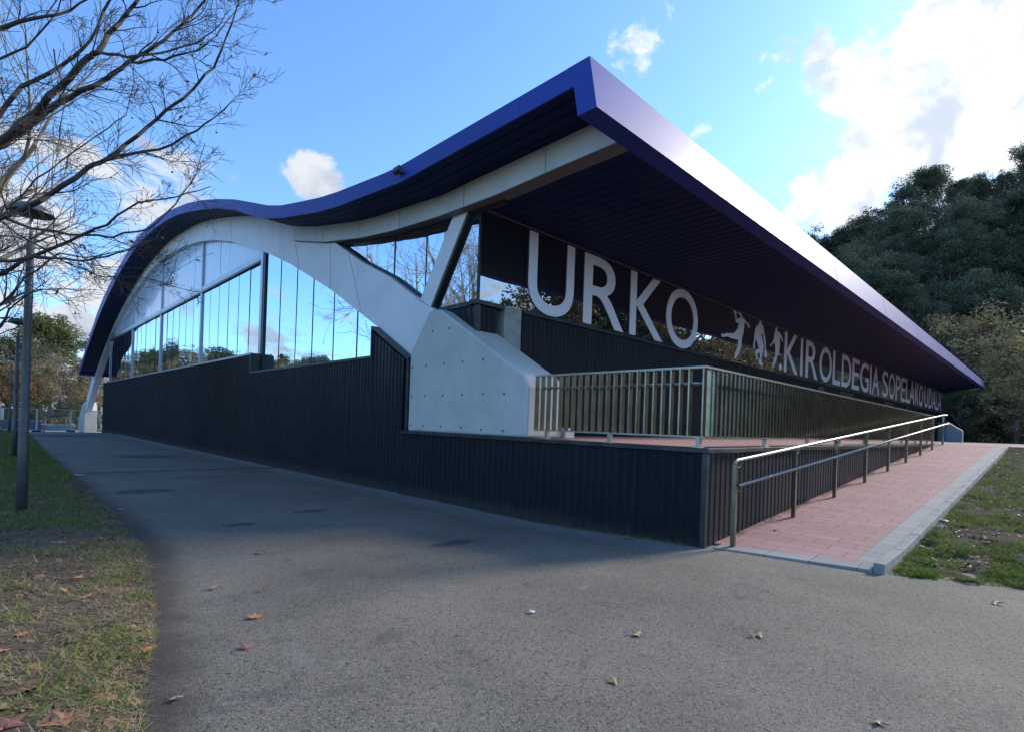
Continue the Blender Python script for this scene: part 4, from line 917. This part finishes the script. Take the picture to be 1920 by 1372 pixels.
# near plane tree reaching in from the left: limbs traced in depth
PT = Vector((-9.4, 7.6, 0)); pz0 = float(verge_h(np.array(-9.4), np.array(7.6)))
plane = empty('plane_tree', (PT.x, PT.y, pz0), 'large bare plane tree whose branches hang over the path from the left', 'tree', 'plane trees along the verge')
tk = MB(); fork = PT + Vector((.1, -.1, 2.9)); tk.tube([(PT.x, PT.y, pz0 - .2), (PT.x, PT.y, 1.0), tuple(fork), (PT.x + .3, PT.y - .3, 4.6), (PT.x + .1, PT.y, 7.5)], [.30, .24, .21, .15, .06], 14)
tk.build('trunk', 'bark_plane', plane, smooth=True)
def at(x, y, w_): q = ray(x, y); return CAM + q * w_
limbs = [
 ([(-60, 330), (0, 268), (62, 213), (110, 165), (165, 108), (182, 97), (215, 50), (240, 25), (262, -5), (290, -60)], 7.4, 7.0, .075, .020),
 ([(0, 273), (70, 222), (130, 183), (200, 152), (240, 120), (290, 90), (345, 45), (385, 0), (400, -40)], 7.5, 7.3, .060, .012),
 ([(182, 97), (240, 107), (300, 100), (360, 85), (400, 60), (432, 18)], 7.05, 6.6, .026, .006),
 ([(240, 120), (310, 110), (370, 95), (405, 70), (428, 35), (455, 12)], 7.35, 7.6, .024, .005),
 ([(-70, 425), (0, 408), (40, 395), (95, 365), (165, 316), (200, 297), (260, 255), (310, 210), (360, 170), (400, 125), (425, 70), (452, -8)], 7.0, 6.4, .058, .009),
 ([(200, 297), (300, 283), (370, 245), (410, 215), (442, 182)], 6.75, 6.2, .026, .005),
 ([(-40, 260), (0, 215), (40, 165), (120, 125), (170, 75), (205, -5), (215, -50)], 8.2, 8.0, .055, .015),
 ([(-30, 390), (60, 430), (130, 440), (210, 445), (280, 430), (330, 385), (365, 330), (385, 270)], 7.8, 7.6, .032, .005),
 ([(-40, 540), (0, 515), (60, 480), (130, 455), (200, 420), (260, 380), (330, 370), (395, 350)], 7.6, 7.2, .046, .006),
 ([(-30, 600), (0, 575), (50, 520), (110, 475), (160, 485), (240, 468), (290, 470)], 8.3, 8.4, .030, .005),
 ([(-40, 500), (0, 492), (70, 480), (150, 490), (200, 482), (250, 465), (310, 440)], 7.2, 6.9, .036, .006),
 ([(-20, 640), (0, 610), (30, 570), (60, 545), (120, 540), (190, 545)], 8.4, 8.6, .028, .005),
 ([(-10, 410), (60, 455), (140, 500), (200, 520), (260, 520), (300, 530), (365, 548)], 7.9, 7.7, .018, .004),
 ([(100, 90), (120, 175), (112, 260), (95, 365)], 7.2, 7.0, .012, .005),
 ([(0, 395), (50, 360), (115, 300), (185, 255), (235, 215), (250, 150), (255, 90)], 8.0, 8.3, .022, .004),
 ([(-20, 60), (60, 35), (130, 20), (190, -20)], 8.5, 8.5, .05, .012),
 ([(-20, 120), (50, 90), (110, 20), (125, -30)], 8.8, 8.8, .03, .008),
]
hl = MB(); seedballs = MB(); bc = MB(); rr = random.Random(77)
def leaf_tris(mb, p, s, rr):
    a = Vector((rr.gauss(0, 1), rr.gauss(0, 1), rr.gauss(0, 1))).normalized(); b = a.orthogonal().normalized()
    mb.add([p, p + a * s + b * s * .5, p + a * s * 1.9, p + a * s - b * s * .6, p + a * s * .9 + b * s * .1 + a.cross(b) * s * .4], [(0, 1, 4), (1, 2, 4), (2, 3, 4), (3, 0, 4)])
for pl, w0, w1, r0, r1 in limbs:
    n = len(pl); pts = []
    for i in range(n - 1):
        for k in range(3):
            t = (i + k / 3) / (n - 1); a_, b_2 = pl[i], pl[i + 1]; f = k / 3
            pts.append(at(a_[0] + (b_2[0] - a_[0]) * f + rr.gauss(0, 1.5), a_[1] + (b_2[1] - a_[1]) * f + rr.gauss(0, 1.5), w0 + (w1 - w0) * t + .12 * sin(i + k)))
    pts.append(at(pl[-1][0], pl[-1][1], w1)); m_ = len(pts)
    rs = [.78 * (r0 + (r1 - r0) * (i / (m_ - 1)) ** .8) for i in range(m_)]
    bm_ = MB(); bm_.tube(pts, rs, 9 if r0 > .03 else 6)
    for j in range(int(m_ * .5)):
        i = rr.randrange(1, m_ - 1); d = (pts[i + 1] - pts[i - 1]).normalized(); ax = d.orthogonal().normalized(); ax.rotate(Matrix.Rotation(rr.uniform(0, 2 * pi), 3, d))
        nd = (d * .72 + ax * .62 + Vector((0, 0, .06))).normalized(); L_ = rr.uniform(.4, 1.1) * (1.1 - .65 * i / m_)
        tip = bare(bm_, pts[i], nd, L_, min(rs[i] * .55, .012), 2 if rr.random() < .6 else 1, rr, -.005, .0026)[-1]
        if rr.random() < .34: leaf_tris(hl, tip, rr.uniform(.03, .05), rr)
        if rr.random() < .15:
            seedballs.tube([tip, tip - Vector((0, 0, .10))], .0015, 3); seedballs.lathe([(0, .014), (.011, .007), (.013, 0), (.011, -.008), (0, -.014)], tuple(tip - Vector((0, 0, .11))), 6)
    bm_.build('branch', 'twig', plane)
# limbs joining trunk and traced branches
jn = MB()
for (x, y, w_, r0) in [(-60, 330, 7.4, .085), (-70, 425, 7.0, .07), (-40, 260, 8.2, .07), (-40, 540, 7.6, .06), (-40, 500, 7.2, .05), (-30, 600, 8.3, .04), (-30, 390, 7.8, .04), (-20, 640, 8.4, .035), (-20, 60, 8.5, .05)]:
    q = at(x, y, w_); b0 = Vector((PT.x + .05, PT.y - .05, min(max(q.z - 1.2, 2.0), 6))); jn.tube([b0, b0.lerp(q, .5) + Vector((0, 0, -.15)), q], [r0 * 1.3, r0 * 1.1, r0], 9)
jn.build('limb', 'bark_plane', plane, smooth=True)
hl.build('hanging_leaves', 'hanging_leaf', plane, kind='stuff'); seedballs.build('seed_balls', 'twig', plane, kind='stuff')
# two more plane trees farther along the verge
for i, (x, y, lab) in enumerate([(-8.9, 19.2, 'bare plane tree second along the verge, mirrored in the corner glass'), (-10.8, 15.0, 'bare plane tree set back from the verge beside the meadow')]):
    z = .0; E_ = empty('plane_tree', (x, y, z), lab, 'tree', 'plane trees along the verge'); rr2 = random.Random(300 + i)
    tkm = MB(); tkm.tube([(x, y, -.3), (x, y, 1.2), (x + .1, y, 2.6)], [.34, .28, .25], 12)
    for k in range(6):
        a = k * 1.05 + i; d = Vector((cos(a) * .42, sin(a) * .42, 1)).normalized(); bare(tkm, Vector((x + .1, y, 2.1 + .15 * k)), d, 7.0, .25, 3, rr2, .015, .008)
    tkm.build('trunk', 'bark_plane', E_)

# ------------------------------------------------------------------ grass, straw, litter
def blades(n, xf, hf, hmin, hmax, wd, seed, lean=.5):
    r_ = np.random.default_rng(seed); x, y = xf(r_, n); z = hf(x, y); n = len(x)
    a = r_.random(n) * 2 * pi; h = hmin + (hmax - hmin) * r_.random(n) ** 1.6; l = lean * h * (.3 + r_.random(n)); b = r_.random(n) * 2 * pi
    w2 = wd * (.6 + .8 * r_.random(n)); dx, dy = np.cos(a) * w2, np.sin(a) * w2; lx, ly = np.cos(b) * l, np.sin(b) * l
    z = z - .006
    V = np.stack([np.stack([x - dx, y - dy, z], 1), np.stack([x + dx, y + dy, z], 1), np.stack([x + dx * .7 + lx * .45, y + dy * .7 + ly * .45, z + h * .62], 1),
                  np.stack([x + lx, y + ly, z + h], 1), ], 1).reshape(-1, 3)
    return V, np.arange(n * 4).reshape(-1, 4)
def verge_pts(dens_seed, thr, y0=-1.2, y1=14, clump=True):
    def f(r_, n):
        y = y0 + (y1 - y0) * r_.random(n * 3) ** 1.7; x = vbx(y) + .05 - 3.6 * r_.random(n * 3) ** 1.2
        k = hnoise(x, y, 2.2, dens_seed) * .6 + hnoise(x, y, 6.5, dens_seed + 1) * .4; ok = (k > thr + .16 * r_.random(n * 3)); return x[ok][:n], y[ok][:n]
    return f
V, F = blades(15000, verge_pts(21, .52), verge_h, .02, .085, .0022, 1, .9)
tag(raw_mesh('grass', V, F, 'grass_blade'), 'short green grass tufts growing on the left verge', 'grass', kind='stuff')
def far_verge(r_, n): y = 13 + 42 * r_.random(n); return vbx(y) - .1 - 3.8 * r_.random(n) ** 1.3, y
V1, F1 = blades(26000, lambda r_, n: (lambda y: (vbx(y) - .25 - 3.4 * r_.random(n), y))(6.5 + 16 * r_.random(n) ** 1.3), verge_h, .03, .08, .006, 2, .6)
V2, F2 = blades(26000, far_verge, verge_h, .05, .12, .012, 3, .5)
tag(raw_mesh('grass', np.concatenate([V1, V2]), np.concatenate([F1, F2 + len(V1)]), 'grass_blade'), 'bright green grass on the verge beyond the first lamp post', 'grass', kind='stuff')
def straws(n, ptsf, hf, Lm, seed, wd=.0016):
    r_ = np.random.default_rng(seed); x, y = ptsf(r_, n); n = len(x); a = r_.random(n) * 2 * pi; L_ = Lm * (.3 + r_.random(n)); z = hf(x, y) + .006 + .02 * r_.random(n)
    dx, dy = np.cos(a) * L_, np.sin(a) * L_; wx, wy = -np.sin(a) * wd, np.cos(a) * wd; dz = r_.normal(0, .018, n)
    V = np.stack([np.stack([x - wx, y - wy, z], 1), np.stack([x + wx, y + wy, z], 1), np.stack([x + dx + wx, y + dy + wy, z + dz], 1), np.stack([x + dx - wx, y + dy - wy, z + dz], 1)], 1).reshape(-1, 3)
    return V, np.arange(n * 4).reshape(-1, 4)
V, F = straws(42000, verge_pts(31, .24, -1.2, 9), verge_h, .075, 5)
tag(raw_mesh('dry_grass', V, F, 'straw'), 'dead straw coloured grass lying on the left verge', 'dry grass', kind='stuff')
def bits(n, ptsf, hf, s, seed):
    r_ = np.random.default_rng(seed); x, y = ptsf(r_, n); n = len(x); z = hf(x, y) + .008; c = np.stack([x, y, z], 1)
    a = r_.normal(size=(n, 3)); a[:, 2] *= .3; a /= np.linalg.norm(a, axis=1, keepdims=True); b = np.cross(a, np.array([0, 0, 1.])); b[:, 2] += r_.normal(0, .3, n); q = s * (.4 + r_.random((n, 1)))
    V = np.stack([c - a * q, c + b * q * .6, c + a * q, c - b * q * .6], 1).reshape(-1, 3); return V, np.arange(n * 4).reshape(-1, 4)
V, F = bits(9000, verge_pts(41, .28, -1.2, 14), verge_h, .017, 6)
Va, Fa = bits(1500, verge_pts(45, .42, -1.2, 15), verge_h, .042, 16); V = np.concatenate([V, Va]); F = np.concatenate([F, Fa + len(V) - len(Va)])
tag(raw_mesh('leaf_litter', V, F, 'litter'), 'crumbled brown leaf litter on the left verge', 'leaf litter', kind='stuff')
def lawn_pts(seed, thr, pw=1.6):
    def f(r_, n):
        x = .5 + 18 * r_.random(n * 4) ** pw; y = -2.06 - (1.2 + x * .42) * r_.random(n * 4) ** 1.1
        fx = np.interp(-y, [2.05, 2.31, 2.66, 3.18, 6, 12], [.46, .55, .74, .96, 1.9, 3.2]); k = hnoise(x, y, 1.6, seed) * .55 + hnoise(x, y, 5.2, seed + 1) * .45
        ok = (k > thr + .14 * r_.random(n * 4)) & (x > fx + .06); return x[ok][:n], y[ok][:n]
    return f
V, F = blades(60000, lawn_pts(51, .36), lawn_h, .02, .075, .0035, 8, 1.0)
tag(raw_mesh('grass', V, F, 'grass_blade'), 'patchy green grass on the bare earth right of the ramp kerb', 'grass', kind='stuff')
V, F = bits(5200, lawn_pts(61, .30), lawn_h, .024, 9)
tag(raw_mesh('leaf_litter', V, F, 'litter'), 'brown leaf crumbs scattered on the bank right of the kerb', 'leaf litter', kind='stuff')
V, F = bits(2600, lambda r_, n: (lambda x: (x, -.04 - .10 * r_.random(n) ** 2))(.5 + 16 * r_.random(n) ** 1.2), lambda x, y: .081 * x + .012, .013, 12)
keep = hnoise(V[0::4, 0], V[0::4, 1] * 0, 1.7, 71) > .55; idx = np.repeat(keep, 4); V = V[idx]; F = np.arange(len(V)).reshape(-1, 4)
tag(raw_mesh('leaf_litter', V, F, 'litter'), 'leaf crumbs gathered along the foot of the ramp wall', 'leaf litter', kind='stuff')
V, F = blades(9000, lambda r_, n: (18 + 40 * r_.random(n), -3.0 - 9 * r_.random(n)), lambda x, y: x * 0 + 1.40, .05, .14, .02, 10, .5)
tag(raw_mesh('grass', V, F, 'grass_blade'), 'grass beyond the top of the ramp', 'grass', kind='stuff')
def foot(r_, n): y = .2 + 40 * r_.random(n) ** 1.5; return -.045 - .12 * r_.random(n) ** 2, y
V, F = bits(3800, lambda r_, n: foot(r_, n), lambda x, y: g(y) + .006, .014, 14); keep = hnoise(V[0::4, 1], V[0::4, 1] * 0, .9, 72) > .45; V = V[np.repeat(keep, 4)]; F = np.arange(len(V)).reshape(-1, 4)
tag(raw_mesh('leaf_litter', V, F, 'litter'), 'leaf crumbs gathered along the foot of the long black wall', 'leaf litter', kind='stuff')
V, F = blades(2400, lambda r_, n: foot(r_, n), lambda x, y: g(y), .02, .06, .003, 15, .8); keep = hnoise(V[0::4, 1], V[0::4, 1] * 0, 1.3, 73) > .68; V = V[np.repeat(keep, 4)]; F = np.arange(len(V)).reshape(-1, 4)
tag(raw_mesh('weeds', V, F, 'grass_blade'), 'little weeds growing in the joint along the black wall', 'weeds', kind='stuff')
r_ = np.random.default_rng(5); wq = 61 + 22 * r_.random(30000); qq = .68 + .35 * r_.random(30000)
px_ = CAM.x + wq * FW.x + qq * wq * RT.x; py_ = CAM.y + wq * FW.y + qq * wq * RT.y; pz_ = hill_z(wq, qq) + .1
V, F = blades(30000, lambda r2, n: (px_, py_), lambda x, y: pz_, .2, .6, .06, 13, .6)
tag(raw_mesh('undergrowth', V, F, 'leaf_dark'), 'dark undergrowth covering the foot of the hill behind the ramp', 'undergrowth', kind='stuff')

# fallen plane leaves
def leaf_shape(s, seed, curl):
    r_ = random.Random(seed); tips = [(-2.35, .62), (-1.35, .95), (0, 1.15), (1.35, .95), (2.35, .62)]; pts = []
    for k, (a, L) in enumerate(tips):
        L *= r_.uniform(.85, 1.1); a0 = a + pi / 2
        pts += [(cos(a0 - .22) * L * .70, sin(a0 - .22) * L * .70), (cos(a0 - .12) * L * .80, sin(a0 - .12) * L * .80), (cos(a0) * L, sin(a0) * L), (cos(a0 + .12) * L * .82, sin(a0 + .12) * L * .82), (cos(a0 + .24) * L * .68, sin(a0 + .24) * L * .68)]
        if k < 4: am = (a + tips[k + 1][0]) / 2 + pi / 2; pts.append((cos(am) * .50, sin(am) * .50))
    pts.append((-.10, -.30)); pts.insert(0, (.10, -.30)); pts = pts[:1] + pts[1:]
    v = [(0, .05 * s, 0.012)] ; 
    for x, y in pts:
        rr_ = sqrt(x * x + y * y); v.append((x * s, y * s, curl * s * (rr_ ** 2) * (.55 + .45 * sin(3 * atan2(y, x) + seed)) + .004))
    n = len(pts); f = [(0, i + 1, (i + 1) % n + 1) for i in range(n)]
    m = MB().add(v, f); m.tube([(0, -.2 * s, .006), (.1 * s, -.7 * s, .012), (.22 * s, -1.15 * s, .004)], .0016, 4); return m
def fallen(x, y, s, mat, label, hf=None, rot=None, curl=.3, seed=0):
    q = ray(x, y); P_ = CAM.copy(); z = 0
    for _ in range(6):
        t = (z - CAM.z) / q.z; P_ = CAM + q * t; z = hf(P_)
    o = leaf_shape(s * 1.4, seed, curl).build('fallen_leaf', mat); o.location = (P_.x, P_.y, z + .006); o.rotation_euler = (random.uniform(-.15, .15), random.uniform(-.15, .15), rot if rot is not None else random.uniform(0, 6.28))
    tag(o, label, 'leaf', 'fallen plane leaves')
hv = lambda p: float(verge_h(np.array(p.x), np.array(p.y))) if p.x < vbx(p.y) else float(g(p.y))
ha = lambda p: float(g(p.y)) + .004
hlw = lambda p: float(lawn_h(np.array(p.x), np.array(p.y)))
hrp = lambda p: rz(p.x)
LV = [(190, 1310, .062, 'leaf_orange', 'large orange leaf with pointed lobes near the bottom left, on the verge', hv), (262, 1222, .058, 'leaf_orange', 'orange leaf lying on the dark seam between verge and asphalt', hv),
      (120, 1352, .065, 'leaf_orange', 'pale orange leaf touching the bottom edge of the view', hv), (35, 1298, .07, 'leaf_reddish', 'broad reddish brown leaf at bottom left', hv), (8, 1328, .05, 'leaf_tan', 'yellowish leaf at the very left edge below the reddish one', hv),
      (15, 1360, .05, 'leaf_reddish', 'dull brown leaf in the bottom left corner', hv), (145, 1083, .06, 'leaf_orange', 'curled orange leaf standing in the straw, upper of two', hv), (160, 1120, .07, 'leaf_orange', 'flat orange brown leaf below the curled one in the straw', hv),
      (72, 1106, .06, 'leaf_reddish', 'long reddish leaf left of the green tuft', hv), (70, 1156, .045, 'leaf_reddish', 'dark red leaf beside the big green tuft', hv), (40, 1190, .045, 'leaf_orange', 'small orange leaf low on the left verge', hv), (3, 1222, .04, 'leaf_orange', 'half hidden orange leaf at the left edge', hv),
      (108, 1017, .07, 'leaf_tan', 'yellow tan leaf on the mossy patch', hv), (190, 1010, .07, 'leaf_tan', 'pair like tan leaf above the tufts near the asphalt', hv), (228, 955, .07, 'leaf_tan', 'ochre leaf on the path seam beside the moss', hv), (85, 950, .07, 'leaf_orange', 'orange leaf right of the lamp foot', hv),
      (15, 962, .07, 'leaf_orange', 'orange leaf left of the lamp foot', hv), (150, 890, .09, 'litter_white', 'bleached leaf on the asphalt near the grass corner', ha),
      (484, 1037, .055, 'leaf_orange', 'small orange leaf on the asphalt, farthest of the left trio', ha), (478, 1158, .05, 'leaf_orange', 'small orange leaf in the middle of the left asphalt', ha), (457, 1214, .04, 'leaf_reddish', 'little red brown leaf below the middle orange one', ha),
      (397, 1103, .05, 'leaf_tan', 'tan leaf on the asphalt left of the trio', ha), (489, 1108, .035, 'leaf_reddish', 'tiny dark leaf between the orange ones', ha), (1196, 1190, .045, 'leaf_tan', 'ochre leaf right of centre on the asphalt', ha), (1422, 1190, .05, 'leaf_tan', 'crumpled yellow brown leaf on the right asphalt', ha),
      (1408, 1192, .03, 'leaf_reddish', 'small leaf tucked against the crumpled one', ha), (1152, 1277, .04, 'leaf_tan', 'curled brown leaf casting a shadow, lower centre', ha), (1645, 1355, .035, 'leaf_tan', 'orange brown leaf at the bottom right of the asphalt', ha), (330, 1310, .035, 'leaf_tan', 'tiny pale leaf on the lower left asphalt', ha),
      (1865, 1130, .05, 'leaf_tan', 'tan leaf on the asphalt below the right bank', ha), (997, 1147, .03, 'litter_white', 'tiny pale scrap in the middle of the asphalt', ha), (1172, 1008, .075, 'leaf_tan', 'ochre leaf against the foot of the black terrace wall', ha), (818, 940, .09, 'leaf_tan', 'ochre leaf at the foot of the long black wall', ha),
      (1775, 966, .06, 'leaf_tan', 'yellow tan leaf on the bank beside the kerb', hlw), (1800, 945, .07, 'leaf_orange', 'orange leaf on the bank higher up beside the kerb', hlw), (1700, 1055, .05, 'leaf_tan', 'pale orange leaf near the kerb end', hlw), (1797, 1080, .05, 'leaf_reddish', 'brown leaf at the front of the bank', hlw), (1850, 1010, .05, 'leaf_tan', 'straw coloured leaf in the middle of the bank', hlw),
      (1454, 993, .045, 'leaf_reddish', 'small dark leaf on the pink ramp near its foot', hrp), (1737, 906, .06, 'leaf_reddish', 'brown leaf halfway up the pink ramp', hrp), (1755, 908, .05, 'leaf_reddish', 'darker leaf close beside the one halfway up the ramp', hrp), (1806, 873, .06, 'leaf_reddish', 'small leaf near the top of the ramp', hrp)]
for i, (x, y, s, mt, lab, hf) in enumerate(LV): fallen(x, y, s * (1.2 if i < 6 else 1), mt, lab, hf, seed=i, curl=random.uniform(.08, .34))
q = ray(1766, 983); P_ = CAM.copy(); z = 0
for _ in range(6): P_ = CAM + q * ((z - CAM.z) / q.z); z = hlw(P_)
m = MB(); rr = random.Random(9)
for k in range(14): leaf_tris(m, Vector((P_.x + rr.gauss(0, .025), P_.y + rr.gauss(0, .025), z + .01 + rr.random() * .03)), .03, rr)
tag(m.build('crumpled_paper', 'litter_white'), 'crumpled white paper scrap on the earth beside the kerb', 'litter')
